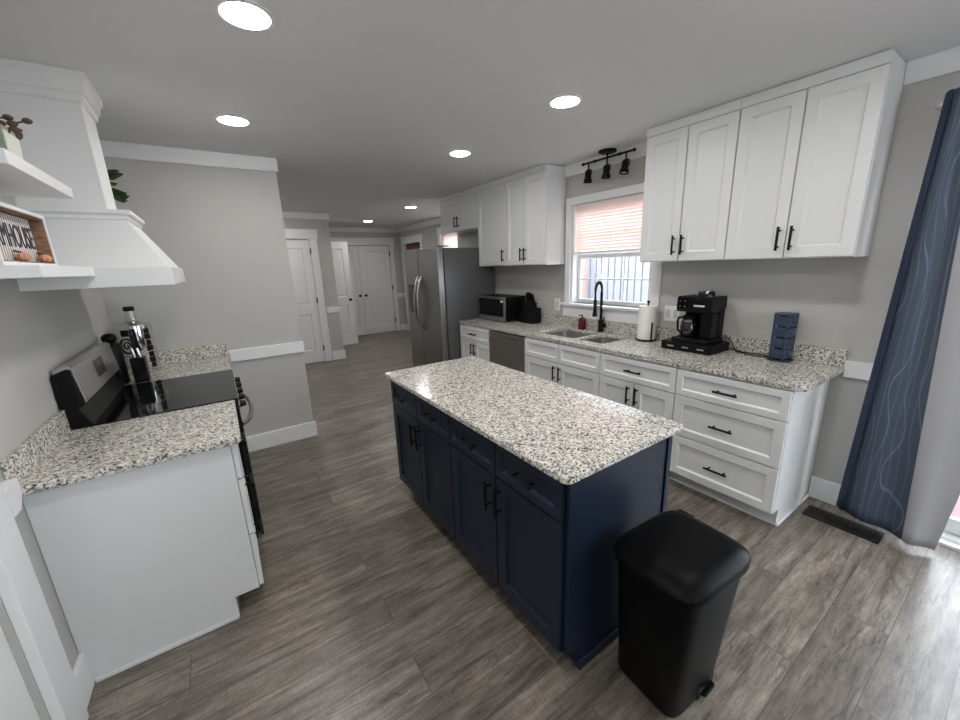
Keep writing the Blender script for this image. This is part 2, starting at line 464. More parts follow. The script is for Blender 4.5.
struct('wall_hall_right', slab_holes('x', XH, XH+0.14, YJ, YF, 0, CZ, [BD, HW]), wall_m)
struct('wall_jog', MB().box(XR+0.141, XH+0.14, YJ-0.12, YJ, 0, CZ), wall_m)

# crown, chair rail, baseboards: name, box
def crown_x(xw, sg, y0, y1):   # on a wall facing sg*x
    return MB().prism([(xw, 2.41), (xw+sg*0.016, 2.41), (xw+sg*0.022, 2.43), (xw+sg*0.03, 2.505), (xw+sg*0.03, CZ), (xw, CZ)], 'y', y0, y1)
def crown_y(yw, sg, x0, x1):
    return MB().prism([(yw, 2.41), (yw+sg*0.016, 2.41), (yw+sg*0.022, 2.43), (yw+sg*0.03, 2.505), (yw+sg*0.03, CZ), (yw, CZ)], 'x', x0, x1)
n = 0
def trim(mb, bevel=0.002):
    global n; n += 1
    return struct('trim_%d' % n, mb, trim_m, bevel=bevel)
trim(crown_x(XR, -1, YB, 0.626)); trim(crown_x(XR, -1, 1.892, 2.956))
trim(crown_y(3.8746, -1, XL, 0.595))
trim(crown_y(7.1, -1, -0.5, 1.75)); trim(crown_y(YF, -1, 1.75, XH)); trim(crown_x(XH, -1, YJ, YF)); trim(crown_x(1.75, 1, 7.1, YF))
def rail_y(yw, sg, x0, x1): return MB().box(x0, x1, min(yw, yw+sg*0.022), max(yw, yw+sg*0.022), 0.855, 0.955)
def rail_x(xw, sg, y0, y1): return MB().box(min(xw, xw+sg*0.022), max(xw, xw+sg*0.022), y0, y1, 0.855, 0.955)
trim(rail_y(3.8746, -1, 0.0, 0.592), 0.003)
trim(rail_x(XR, -1, 0.387, 0.630), 0.003)
trim(MB().prism([(1.755, 0.955), (1.848, 0.955), (1.848, 0.90), (1.81, 0.855), (1.755, 0.855)], 'x', XL, XL+0.03), 0.002)
trim(rail_y(7.1, -1, 1.54, 1.76), 0.003); trim(rail_x(XH, -1, 9.06, YF-0.022), 0.003); trim(rail_y(YF, -1, 3.77, XH), 0.003)
def base(nm, mb): return struct(nm, mb, trim_m, bevel=0.004)
base('baseboard_right', MB().box(XR-0.018, XR, 0.387, 0.684, 0, 0.15))
base('baseboard_partition', MB().box(0.0, 0.596, 3.8746-0.018, 3.8746, 0, 0.15))
base('baseboard_left', MB().box(XL, XL+0.018, 1.752, 1.903, 0, 0.16))
base('baseboard_hall_left', MB().box(1.535, 1.765, 7.082, 7.1, 0, 0.16))
base('baseboard_hall_side', MB().box(1.75, 1.766, 7.1, YF, 0, 0.16))
base('baseboard_far', MB().box(3.77, XH, YF-0.018, YF, 0, 0.16))
base('baseboard_hall_right', MB().box(XH-0.018, XH, 9.06, YF-0.018, 0, 0.16))

# kitchen window -------------------------------------------------
y0, y1, z0, z1 = WIN
wn = struct('window_1', MB().box(XR-0.02, XR, y0-0.09, y0, z0-0.0, z1+0.08).box(XR-0.02, XR, y1, y1+0.068, z0, z1+0.07).box(XR-0.024, XR, y0-0.09, y1+0.068, z1, z1+0.07), trim_m, bevel=0.002)
build('window_stool', MB().box(XR-0.055, XR+0.07, y0-0.11, y1+0.105, z0-0.024, z0), trim_m, wn, bevel=0.004)
build('window_apron', MB().box(XR-0.02, XR, y0-0.09, y1+0.085, 1.022, z0-0.024), trim_m, wn, bevel=0.002)
build('jamb', MB().box(XR, XR+0.13, y0, y0+0.025, z0, z1).box(XR, XR+0.13, y1-0.025, y1, z0, z1).box(XR+0.056, XR+0.13, y0, y1, z1-0.02, z1).box(XR+0.099, XR+0.13, y0, y1, z0, z0+0.02), trim_m, wn)
def sash(zb, zt, x0, x1, name):
    a, b = y0+0.026, y1-0.026
    gw = (b-a-0.08); zz = (zb+zt)/2; hs = []
    for k in range(3):
        u0, u1 = a+0.04+gw*k/3+(0.006 if k else 0), a+0.04+gw*(k+1)/3-(0.006 if k < 2 else 0)
        hs += [(u0, u1, zb+0.04, zz-0.006), (u0, u1, zz+0.006, zt-0.04)]
    so = build(name, slab_holes('x', x0, x1, a, b, zb, zt, hs), trim_m, wn)
    build('pane', MB().box((x0+x1)/2-0.002, (x0+x1)/2+0.002, a+0.03, b-0.03, zb+0.03, zt-0.03), glass_m, so)
sash(z0+0.001, 1.655, XR+0.075, XR+0.098, 'lower_sash')
sash(1.635, z1-0.022, XR+0.10, XR+0.122, 'upper_sash')
# window blind
bl = thing('window_blind', (XR+0.03, 2.406, 2.09), 'pale slatted blind with painted pink bounce light, lowered halfway over the window above the sink', 'blind')
by0, by1 = y0+0.03, y1-0.03
build('head_rail', MB().box(XR+0.012, XR+0.05, by0, by1, z1-0.022, z1-0.001), white_pl, bl, bevel=0.003)
sl = MB()
for k in range(15):
    zc = z1-0.040-k*0.0285
    sl.prism([(XR+0.020, zc+0.0150), (XR+0.043, zc-0.0160), (XR+0.043, zc-0.0143), (XR+0.020, zc+0.0167)], 'y', by0+0.004, by1-0.004)
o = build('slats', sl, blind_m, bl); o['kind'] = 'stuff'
build('bottom_rail', MB().box(XR+0.016, XR+0.05, by0, by1, 1.664, 1.682), white_pl, bl, bevel=0.003)
for yy in (by0+0.12, 2.406, by1-0.12): build('ladder_cord', MB().cyl((XR+0.013, yy, 1.68), (XR+0.013, yy, 2.065), 0.0012, seg=6), white_pl, bl)

# added unseen window behind the camera, for fill light
w3 = struct('window_fill_added', MB().box(BW[0]-0.09, BW[0], YB, YB+0.02, BW[2]-0.09, BW[3]+0.09).box(BW[1], BW[1]+0.09, YB, YB+0.02, BW[2]-0.09, BW[3]+0.09).box(BW[0], BW[1], YB, YB+0.02, BW[3], BW[3]+0.09).box(BW[0], BW[1], YB, YB+0.02, BW[2]-0.09, BW[2]).box(1.47, 1.53, YB-0.1, YB-0.06, BW[2], BW[3]), trim_m, bevel=0.002)
build('pane', MB().box(BW[0], BW[1], YB-0.085, YB-0.08, BW[2], BW[3]), glass_m, w3)
# sliding glass door ----------------------------------------------
y0, y1, z0, z1 = SLD
sd = struct('door_1', MB().box(XR-0.02, XR, y1, y1+0.085, 0, z1+0.085).box(XR-0.02, XR, y0-0.085, y0, 0, z1+0.085).box(XR-0.024, XR, y0-0.085, y1+0.085, z1, z1+0.085)
            .box(XR, XR+0.14, y1-0.03, y1, 0, z1).box(XR, XR+0.14, y0, y0+0.03, 0, z1).box(XR, XR+0.14, y0, y1, z1-0.03, z1), trim_m, bevel=0.002)
build('threshold_track', MB().box(XR-0.012, XR+0.16, y0+0.03, y1-0.03, 0, 0.018).box(XR+0.03, XR+0.036, y0+0.03, y1-0.03, 0.018, 0.04).box(XR+0.07, XR+0.076, y0+0.03, y1-0.03, 0.018, 0.04).box(XR+0.1, XR+0.106, y0+0.03, y1-0.03, 0.018, 0.04), white_pl, sd)
def slider(ya, yb, x0):
    s_ = MB().box(x0, x0+0.035, ya, ya+0.07, 0.04, z1-0.03).box(x0, x0+0.035, yb-0.07, yb, 0.04, z1-0.03).box(x0, x0+0.035, ya+0.07, yb-0.07, 0.04, 0.13).box(x0, x0+0.035, ya+0.07, yb-0.07, z1-0.1, z1-0.03)
    so = build('sliding_panel', s_, white_pl, sd, bevel=0.003)
    build('glass_panel', MB().box(x0+0.014, x0+0.02, ya+0.06, yb-0.06, 0.12, z1-0.09), glass_m, so)
slider(y0+0.031, -0.68, XR+0.045); slider(-0.76, y1-0.031, XR+0.085)

# left door beside the camera (its casing shows at the lower left)
y0, y1, z0, z1 = LD
ld = struct('door_2', MB().box(XL, XL+0.03, y1, y1+0.14, 0, z1+0.14).box(XL, XL+0.03, y0-0.14, y0, 0, z1+0.14).box(XL, XL+0.03, y0-0.14, y1+0.14, z1, z1+0.14), trim_m, bevel=0.003)
build('door_leaf', MB().box(XL-0.06, XL-0.02, y0, y1, 0.006, z1), door_m, ld)

# hall doors -------------------------------------------------------
def two_panel(mb, axis, f, sg, u0, u1, zt, zb=0.008, th=0.035):
    """door leaf with two recessed panels; face plane f looking along sg on the given axis"""
    P = (lambda u, z, d: (u, f-sg*d, z)) if axis == 'y' else (lambda u, z, d: (f-sg*d, u, z))
    us = [u0, u0+0.12, u1-0.12, u1]; zs = [zb, zb+0.22, 0.86, 1.02, zt-0.13, zt]
    for i in range(3):
        for j in range(5):
            a, b, c, d = us[i], us[i+1], zs[j], zs[j+1]
            if i == 1 and j in (1, 3):
                q = lambda m_, dep: [P(a+m_, c+m_, dep), P(b-m_, c+m_, dep), P(b-m_, d-m_, dep), P(a+m_, d-m_, dep)]
                mb.loft([q(0, 0), q(0.012, 0.010), q(0.035, 0.010), q(0.045, 0.004)], False)
                mb.faces(q(0.045, 0.004), [(0, 1, 2, 3)])
            else:
                mb.faces([P(a, c, 0), P(b, c, 0), P(b, d, 0), P(a, d, 0)], [(0, 1, 2, 3)])
    bmesh.ops.remove_doubles(mb.b, verts=mb.b.verts, dist=1e-5)
    mb.faces([P(u0, zb, th), P(u1, zb, th), P(u1, zt, th), P(u0, zt, th)], [(0, 1, 2, 3)])
    for (p, q_) in (((u0, zb), (u1, zb)), ((u1, zb), (u1, zt)), ((u1, zt), (u0, zt)), ((u0, zt), (u0, zb))):
        mb.faces([P(*p, 0), P(*q_, 0), P(*q_, th), P(*p, th)], [(0, 1, 2, 3)])
    return mb
def knob_y(y, x, z, sg=-1):
    return MB().cyl((x, y, z), (x, y+sg*0.006, z), 0.03, seg=16).cyl((x, y, z), (x, y+sg*0.04, z), 0.010).ell((x, y+sg*0.048, z), 0.027, 0.02, 0.027)
y_ = 7.1
d3 = struct('door_3', MB().box(HD[1]-0.012, HD[1]+0.11, y_-0.022, y_, 0, 2.10).box(HD[0]-0.11, HD[0]+0.012, y_-0.022, y_, 0, 2.10).box(HD[0]-0.13, HD[1]+0.13, y_-0.026, y_, 2.10, 2.25).box(HD[0], HD[0]+0.012, y_, y_+0.1, 0, 2.1).box(HD[1]-0.012, HD[1], y_, y_+0.1, 0, 2.1).box(HD[0], HD[1], y_, y_+0.1, 2.088, 2.1), trim_m, bevel=0.002)
lf = build('door_leaf', two_panel(MB(), 'y', y_+0.006, -1, HD[0]+0.014, HD[1]-0.014, 2.085), door_m, d3)
build('door_knob', knob_y(y_+0.006, HD[0]+0.08, 0.96), black_m, lf, smooth=True)
for zz in (0.25, 1.09, 1.90): build('hinge', MB().box(HD[1]-0.022, HD[1]-0.004, y_-0.024, y_-0.010, zz-0.05, zz+0.05), black_m, lf)
y_ = YF
d4 = struct('door_4', MB().box(2.02, 2.135, y_-0.022, y_, 0, 2.12).box(3.645, 3.755, y_-0.022, y_, 0, 2.12).box(2.00, 3.775, y_-0.026, y_, 2.12, 2.285), trim_m, bevel=0.002)
for a, b, kx, hx in ((2.14, 2.887, 2.82, None), (2.893, 3.64, 2.965, 3.64)):
    lf = build('door_leaf', two_panel(MB(), 'y', y_+0.012, -1, a, b, 2.11), door_m, d4)
    build('door_knob', knob_y(y_+0.012, kx, 0.955), black_m, lf, smooth=True)
    if hx:
        for zz in (0.3, 1.10, 1.92): build('hinge', MB().box(hx-0.012, hx+0.01, y_-0.034, y_-0.018, zz-0.055, zz+0.055), black_m, lf)
# open leaf standing out from the hall side wall
d5 = struct('door_5', two_panel(MB(), 'y', 8.35, -1, 1.752, 2.382, 2.13), door_m)
build('door_knob', knob_y(8.35, 2.315, 0.96), black_m, d5, smooth=True)
# brown door in the hall right wall
d6 = struct('door_6', MB().box(XH-0.022, XH, BD[0]-0.11, BD[0]+0.01, 0, 2.12).box(XH-0.022, XH, BD[1]-0.01, BD[1]+0.11, 0, 2.12).box(XH-0.026, XH, BD[0]-0.13, BD[1]+0.11, 2.12, 2.28).box(XH, XH+0.1, BD[0], BD[0]+0.012, 0, 2.12).box(XH, XH+0.1, BD[1]-0.012, BD[1], 0, 2.12), trim_m, bevel=0.002)
lf = build('door_leaf', two_panel(MB(), 'x', XH+0.05, -1, BD[0]+0.014, BD[1]-0.014, 2.11), brown_door_m, d6)
for zz in (0.3, 0.62, 1.15): build('hinge', MB().box(XH+0.02, XH+0.048, BD[1]-0.03, BD[1]-0.012, zz-0.06, zz+0.06), black_m, lf)
struct('backing_far_doors', MB().box(2.0, 3.8, YF+0.06, YF+0.13, 0, 2.3), blackdk_m); struct('backing_hall_door', MB().box(0.5, 1.5, 7.16, 7.23, 0, 2.3), blackdk_m); struct('backing_side_door', MB().box(XH+0.1, XH+0.15, BD[0]-0.05, BD[1]+0.05, 0, 2.3), blackdk_m)  # added black slabs keep sky from showing through the door gaps
struct('backing_left_door', MB().box(XL-0.13, XL-0.065, 0.6, 1.7, 0, 2.3), blackdk_m)  # another added black backing, behind the left door
# hall window
y0, y1, z0, z1 = HW
w2 = struct('window_2', MB().box(XH-0.022, XH, y0-0.1, y0, z0-0.1, z1).box(XH-0.022, XH, y1, y1+0.1, z0-0.1, z1).box(XH-0.026, XH, y0-0.12, y1+0.12, z1, z1+0.13).box(XH-0.05, XH+0.06, y0-0.1, y1+0.1, z0-0.03, z0), trim_m, bevel=0.002)
build('sash', MB().box(XH+0.08, XH+0.11, y0, y0+0.05, z0, z1).box(XH+0.08, XH+0.11, y1-0.05, y1, z0, z1).box(XH+0.08, XH+0.11, y0, y1, z1-0.05, z1).box(XH+0.08, XH+0.11, y0, y1, z0, z0+0.05).box(XH+0.08, XH+0.11, y0, y1, 1.62, 1.66), trim_m, w2)
build('pane', MB().box(XH+0.094, XH+0.098, y0+0.04, y1-0.04, z0+0.04, z1-0.04), glass_m, w2)
b2 = thing('window_blind', (XH+0.03, (y0+y1)/2, z1-0.02), 'closed pale blind with painted peach bounce light in the far window glimpsed over the fridge', 'blind')
build('head_rail', MB().box(XH+0.012, XH+0.055, y0+0.01, y1-0.01, z1-0.035, z1-0.004), white_pl, b2)
sl = MB()
for k in range(40):
    zc = z1-0.05-k*0.0205
    sl.prism([(XH+0.02, zc+0.0095), (XH+0.045, zc-0.0105), (XH+0.045, zc-0.0088), (XH+0.02, zc+0.0112)], 'y', y0+0.012, y1-0.012)
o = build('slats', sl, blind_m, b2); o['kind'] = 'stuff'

# outdoors ----------------------------------------------------------
struct('ground', MB().box(XH+0.15, 14, -9, 14, -0.16, -0.06).box(XR+0.15, XH+0.15, -9, YJ-0.13, -0.16, -0.06), soil_m)
fn = thing('fence', (4.75, 2.4, -0.06), 'white ribbed fence outside behind the sink window', 'fence')
fb = MB().box(4.75, 4.78, 0.8, 7.0, -0.06, 2.0)
for k in range(56): fb.box(4.725, 4.75, 0.82+k*0.11, 0.905+k*0.11, 0.0, 1.98)
build('fence_panel', fb, fence_m, fn)
build('post', MB().box(4.5, 4.6, 3.95, 4.06, -0.06, 2.4), post_m, fn)

# ------------------------------------------------------------------ recessed ceiling lamps
LG = 'round recessed ceiling lamps'
lamp_labels = [
    ((0.251, 1.835), 'large round recessed ceiling lamp at top left, closest to the camera'),
    ((0.256, 3.026), 'recessed ceiling lamp in front of the grey partition wall'),
    ((1.876, 1.816), 'recessed ceiling lamp left of the upper cabinets on the right'),
    ((1.884, 3.018), 'recessed ceiling lamp in the middle of the ceiling, near the fridge-side upper cabinets'),
    ((2.755, 5.955), 'recessed hall ceiling lamp just left of the cabinet above the fridge'),
    ((2.735, 7.97), 'farthest small recessed ceiling lamp in front of the double doors'),
    ((0.62, 5.15), 'added recessed hall lamp, unseen behind the partition wall, nearer one'),  # this and the next two: unseen lamps added to brighten the hall
    ((0.70, 6.45), 'added recessed hall lamp, unseen behind the partition wall, farther one'),
    ((3.50, 6.0), 'added recessed hall lamp, unseen behind the cabinet above the fridge'),
    ((0.251, 0.64), 'added recessed ceiling lamp above the camera, outside the picture'),  # this and the next: unseen, added for exposure, continuing the lamp grid
    ((1.88, 0.62), 'added recessed ceiling lamp above the bin, outside the picture'),
    ((0.251, -0.9), 'added recessed ceiling lamp, unseen behind the camera on the left'),  # this and the next: unseen lamps added to balance exposure
    ((1.88, -0.9), 'added recessed ceiling lamp, unseen behind the camera on the right'),
]
proto = thing('recessed_light', (0.251, 1.835, CZ), lamp_labels[0][1], 'ceiling lamp', LG)
cx, cy = lamp_labels[0][0]
build('trim_ring', MB().lathe([(0.079, -0.001), (0.096, -0.001), (0.097, -0.006), (0.082, -0.010), (0.079, -0.001)], (cx, cy, CZ), 32, False), white_pl, proto, smooth=True)
build('lens', MB().lathe([(0.08, -0.002), (0.08, -0.006), (0.05, -0.016), (0.01, -0.019)], (cx, cy, CZ), 32), lens_m, proto)
for (p, lab) in lamp_labels[1:]:
    c = copy_tree(proto); c.location = (p[0], p[1], CZ); c['label'] = lab

# ------------------------------------------------------------------ right base cabinets
F = 2.486; FF = F-0.022; TOP = 0.882; KX = F+0.075
def base_cab(loc_y0, loc_y1, label, closed=True, name='base_cabinet'):
    t = thing(name, (F, (loc_y0+loc_y1)/2, 0), label, 'cabinet', 'white base cabinets along the right wall')
    e = 0.0012; a, b = loc_y0+e, loc_y1-e
    prof = [(F, 0.114), (KX, 0.114), (KX, 0.0), (XR-0.004, 0.0), (XR-0.004, TOP), (F, TOP)]
    if closed:
        build('carcass', MB().prism(prof, 'y', a, b), cab_m, t)
    else:
        mb = MB().prism(prof, 'y', a, a+0.018).prism(prof, 'y', b-0.018, b).box(F, F+0.018, a+0.018, b-0.018, 0.114, TOP).box(F+0.018, XR-0.004, a+0.018, b-0.018, 0.114, 0.132).box(KX, KX+0.018, a+0.018, b-0.018, 0, 0.114)
        build('carcass', mb, cab_m, t)
    return t
G = 0.004
def drawer(t, y0, y1, z0, z1, m=cab_m, sg=-1, xf=FF, handle=True, st=0.05, hm=black_m):
    d = build('drawer', MB().shaker(sg, xf, y0+G, y1-G, z0+G, z1-G, st if z1-z0 > 0.2 else 0.038), m, t)
    if handle: build('handle', MB().pull_y(sg, xf-0.0 if True else xf, (y0+y1)/2, (z0+z1)/2), hm, d, smooth=True)
    return d
def cdoor(t, y0, y1, z0, z1, hy, hz, m=cab_m, sg=-1, xf=FF, hm=black_m, L=0.135):
    d = build('door', MB().shaker(sg, xf, y0+G, y1-G, z0+G, z1-G, 0.058), m, t)
    build('handle', MB().pull_z(sg, xf, hy, hz, L), hm, d, smooth=True)
    return d
YE, Y1, Y2, Y3, Y4, Y5 = 0.686, 1.3225, 1.954, 2.883, 3.497, 4.134
t = base_cab(YE, Y1, 'white three-drawer base cabinet at the right end of the counter')
drawer(t, YE, Y1, 0.694, TOP-0.008); drawer(t, YE, Y1, 0.406, 0.694); drawer(t, YE, Y1, 0.116, 0.406)
build('shoe_molding', MB().box(KX-0.004, XR-0.02, YE-0.012, YE+0.0, 0, 0.02), trim_m, t, bevel=0.004)
t = base_cab(Y1, Y2, 'white base cabinet with one wide drawer over two doors, below the paper towels')
drawer(t, Y1, Y2, 0.694, TOP-0.008); ym = (Y1+Y2)/2
cdoor(t, Y1, ym, 0.116, 0.694, ym-0.035, 0.60); cdoor(t, ym, Y2, 0.116, 0.694, ym+0.035, 0.60)
t = base_cab(Y2, Y3, 'white sink base cabinet with two handleless false drawer fronts over two doors', False)
ym = (Y2+Y3)/2
drawer(t, Y2, ym, 0.694, TOP-0.008, handle=False); drawer(t, ym, Y3, 0.694, TOP-0.008, handle=False)
cdoor(t, Y2, ym, 0.116, 0.694, ym-0.035, 0.60); cdoor(t, ym, Y3, 0.116, 0.694, ym+0.035, 0.60)
t = base_cab(Y4, Y5, 'white base cabinet between the fridge and the dishwasher')
drawer(t, Y4, Y5, 0.694, TOP-0.008); ym = (Y4+Y5)/2
cdoor(t, Y4, ym, 0.116, 0.694, ym-0.035, 0.60); cdoor(t, ym, Y5, 0.116, 0.694, ym+0.035, 0.60)
# dishwasher
dw = thing('dishwasher', (F, (Y3+Y4)/2, 0), 'dark stainless dishwasher under the counter left of the sink', 'dishwasher')
a, b = Y3+0.004, Y4-0.004
build('tub', MB().box(F+0.01, XR-0.02, a+0.004, b-0.004, 0.1, 0.868), blackpl_m, dw)
build('door', MB().box(FF-0.004, F+0.009, a, b, 0.118, 0.800).box(FF+0.012, F+0.009, a, b, 0.800, 0.83).box(FF-0.004, F+0.009, a, b, 0.83, 0.866), dsteel_m, dw, bevel=0.004)
build('handle', MB().box(FF-0.02, FF-0.003, a+0.03, b-0.03, 0.795, 0.812), dsteel_m, dw, bevel=0.005)
build('toe_kick', MB().box(KX, KX+0.02, a, b, 0.0, 0.099), blackdk_m, dw)

# countertop with sink holes
CT0, CT1 = 0.883, 0.914
ct = thing('countertop', (2.77, 2.4, CT0), 'long speckled granite countertop along the right wall with the sink in it', 'countertop')
def boolean_slab(poly, holes, z0, z1, parent, name, m):
    o = build(name, MB().prism(poly, 'z', z0, z1), m, parent)
    cutters = []
    for h in holes:
        q = MB().prism(rrect(*h, 0.035), 'z', z0-0.05, z1+0.05)
        bmesh.ops.recalc_face_normals(q.b, faces=q.b.faces)
        bmesh.ops.translate(q.b, verts=q.b.verts, vec=-wloc(parent))
        me = bpy.data.meshes.new('cut'); q.b.to_mesh(me); q.b.free()
        c = bpy.data.objects.new('cut', me); COL.objects.link(c); c.parent = parent; cutters.append(c)
        bm_ = o.modifiers.new('hole', 'BOOLEAN'); bm_.operation = 'DIFFERENCE'; bm_.object = c; bm_.solver = 'EXACT'
    bpy.context.view_layer.update()
    dg = bpy.context.evaluated_depsgraph_get()
    me = bpy.data.meshes.new_from_object(o.evaluated_get(dg))
    o.modifiers.clear(); o.data = me
    for c in cutters: bpy.data.objects.remove(c)
    b_ = o.modifiers.new('bevel', 'BEVEL'); b_.width = 0.005; b_.segments = 3; b_.limit_method = 'ANGLE'; b_.angle_limit = math.radians(50)
    return o
BOWLS = [(2.608, 2.992, 2.372, 2.842), (2.608, 2.970, 2.040, 2.335)]
boolean_slab(rrect(2.462, XR-0.002, 0.628, 4.142, 0.04, corners=(1, 0, 0, 0)), BOWLS, CT0, CT1, ct, 'slab', granite_m)
tag(build('backsplash', MB().box(XR-0.022, XR-0.002, 0.630, 4.142, CT1+0.0005, 1.018), granite_m, loc=(XR, 2.4, CT1), bevel=0.002), 'long granite backsplash strip along the right wall under the window', 'backsplash')

# sink
sk = thing('sink', (2.78, 2.45, 0.69), 'double-bowl stainless undermount sink below the window', 'sink')
for (x0, x1, a, b) in BOWLS:
    def R(i, z, r): return [(u, v, z) for u, v in rrect(x0+i, x1-i, a+i, b-i, r)]
    mb = MB().loft([R(-0.014, CT0-0.006, 0.045), R(-0.014, CT0-0.001, 0.045), R(0.002, CT0-0.001, 0.036), R(0.006, 0.72, 0.05), R(0.03, 0.695, 0.06), R(0.03, 0.690, 0.06), R(-0.002, 0.72, 0.05), R(-0.004, CT0-0.006, 0.045), R(-0.014, CT0-0.006, 0.045)], False)
    mb.faces(R(0.03, 0.695, 0.06), [tuple(range(24))])
    bo = build('bowl', mb, sink_m, sk, smooth=True)
    build('drain', MB().lathe([(0.04, 0.001), (0.042, 0.004), (0.03, 0.005), (0.025, 0.002)], ((x0+x1)/2, (a+b)/2, 0.695), 20), chrome_m, bo, smooth=True)
# faucet
fx, fy = 3.045, 2.425
fc = thing('faucet', (fx, fy, CT1), 'matte black pull-down spring faucet standing behind the sink', 'faucet')
build('base', MB().lathe([(0.027, 0), (0.027, 0.012), (0.022, 0.016), (0.022, 0.11), (0.018, 0.12)], (fx, fy, CT1), 20), black_m, fc, smooth=True)
d = Vector((-0.96, -0.22, 0)).normalized()
pts = [Vector((fx, fy, CT1+0.11)), Vector((fx, fy, CT1+0.38))]
R_ = 0.065
for k in range(1, 13):
    a = PI*k/12
    pts.append(Vector((fx, fy, CT1+0.40)) + d*(R_*(1-math.cos(a))) + Vector((0, 0, R_*1.2*math.sin(a))))
pts.append(pts[-1]-Vector((0, 0, 0.07)))
build('spout', MB().tube(pts[:2], 0.013, 12), black_m, fc, smooth=True)
build('hose', MB().tube(pts[1:], 0.009, 10), black_m, fc, smooth=True)
sp = MB()   # spring coil round the hose
hp = pts[1:-1]; tot = 16*len(hp); coil = []
for i in range(tot):
    s_ = i/(tot-1)*(len(hp)-1); k = min(int(s_), len(hp)-2); p = hp[k].lerp(hp[k+1], s_-k); tt = (hp[k+1]-hp[k]).normalized()
    u = tt.cross(Vector((d.y, -d.x, 0))).normalized(); v = tt.cross(u)
    an = i*2*PI/9
    coil.append(p+(u*math.cos(an)+v*math.sin(an))*0.0125)
build('spring', sp.tube(coil, 0.002, 5), black_m, fc, smooth=True)
e_ = pts[-1]
build('spray_head', MB().lathe([(0.012, 0.0), (0.016, -0.02), (0.017, -0.11), (0.022, -0.15), (0.022, -0.165)], tuple(e_), 16), black_m, fc, smooth=True)
build('bracket_arm', MB().cyl((fx, fy, CT1+0.25), (e_.x, e_.y, CT1+0.25), 0.006), black_m, fc, smooth=True)
h_ = build('handle', MB().cyl((fx, fy, CT1+0.07), (fx-0.012, fy-0.06, CT1+0.07), 0.018, seg=14), black_m, fc, smooth=True)
build('lever', MB().tube([(fx-0.010, fy-0.048, CT1+0.08), (fx-0.012, fy-0.05, CT1+0.11), (fx-0.02, fy-0.052, CT1+0.15)], 0.0065, 8), black_m, h_, smooth=True)
# soap bottle
sb = thing('soap_bottle', (3.025, 2.64, CT1), 'small dark red soap bottle on the counter left of the faucet', 'bottle')
build('body', MB().loft([superell(3.025, 2.64, 0.026, 0.040, CT1+z, 24, 3.0) if False else superell(3.025, 2.64, 0.026*k, 0.040*k, CT1+z, 24, 3.0) for z, k in ((0, 0.94), (0.006, 1), (0.095, 1), (0.115, 0.8), (0.122, 0.45))]), red_m, sb, smooth=True)
build('pump', MB().cyl((3.025, 2.64, CT1+0.121), (3.025, 2.64, CT1+0.145), 0.009).cyl((3.03, 2.64, CT1+0.146), (2.985, 2.648, CT1+0.143), 0.006, seg=8), red_m, sb, smooth=True)

# paper towels
px, py = 2.992, 1.90
pt = thing('paper_towel_holder', (px, py, CT1), 'black upright paper towel stand on the counter right of the sink', 'paper towel holder')
build('base', MB().lathe([(0.084, 0), (0.086, 0.006), (0.08, 0.011), (0.02, 0.012)], (px, py, CT1), 32), black_m, pt, smooth=True)
build('post', MB().cyl((px, py, CT1+0.011), (px, py, CT1+0.325), 0.007), black_m, pt, smooth=True)
build('finial', MB().ell((px, py, CT1+0.325), 0.013, 0.013, 0.012), black_m, pt, smooth=True)
build('tension_arm', MB().tube([(px-0.042, py-0.074, CT1+0.011), (px-0.042, py-0.074, CT1+0.16)], 0.006, 8), black_m, pt, smooth=True)
pr = build('paper_towel_roll', MB().lathe([(0.02, 0.013), (0.071, 0.013), (0.0725, 0.02), (0.0725, 0.288), (0.071, 0.293), (0.02, 0.293), (0.02, 0.013)], (px, py, CT1), 40, False), paper_m, loc=(px, py, CT1+0.013), smooth=True)
tag(pr, 'white roll of paper towels on the black stand', 'paper towel')

# coffee station
cdx0, cdx1, cdy0, cdy1 = 2.792, 3.07, 1.275, 1.645
cd = thing('pod_storage_box', ((cdx0+cdx1)/2, (cdy0+cdy1)/2, CT1), 'low black coffee pod drawer under the coffee maker', 'drawer box')
build('case', MB().box(cdx0+0.012, cdx1, cdy0, cdy1, CT1, CT1+0.064), blackpl_m, cd, bevel=0.004)
dr = build('drawer', MB().box(cdx0, cdx0+0.0115, cdy0+0.004, cdy1-0.004, CT1+0.006, CT1+0.06), blackpl_m, cd, bevel=0.002)
for k in range(3):
    yy = cdy0+0.07+k*0.11
    build('label_plate', MB().box(cdx0-0.0015, cdx0+0.001, yy-0.024, yy+0.024, CT1+0.027, CT1+0.037), silver_m, dr)
Z = CT1+0.0645
cm = thing('coffee_maker', (2.93, 1.44, Z), 'black coffee maker with a glass carafe on the pod drawer', 'coffee maker')
my0, my1 = 1.315, 1.572
build('base', MB().box(2.80, 3.05, my0, my1, Z, Z+0.035), blackpl_m, cm, bevel=0.008)
build('water_tank', MB().box(2.96, 3.05, my0+0.004, my1-0.004, Z+0.0355, Z+0.24), blackpl_m, cm, bevel=0.012)
build('pod_column', MB().box(2.86, 2.959, my0+0.004, my0+0.085, Z+0.0355, Z+0.22), blackpl_m, cm, bevel=0.01)
hd = build('brew_head', MB().prism([(2.835, Z+0.225), (2.83, Z+0.24), (2.832, Z+0.325), (2.845, Z+0.337), (3.04, Z+0.335), (3.052, Z+0.325), (3.052, Z+0.241), (2.96, Z+0.241), (2.955, Z+0.221)], 'y', my0, my1-0.005), blackpl_m, cm, bevel=0.006)
build('lid', MB().lathe([(0.058, 0), (0.058, 0.02), (0.05, 0.036), (0.02, 0.04)], (2.91, my0+0.085, Z+0.337), 28), glossblk_m, hd, smooth=True)
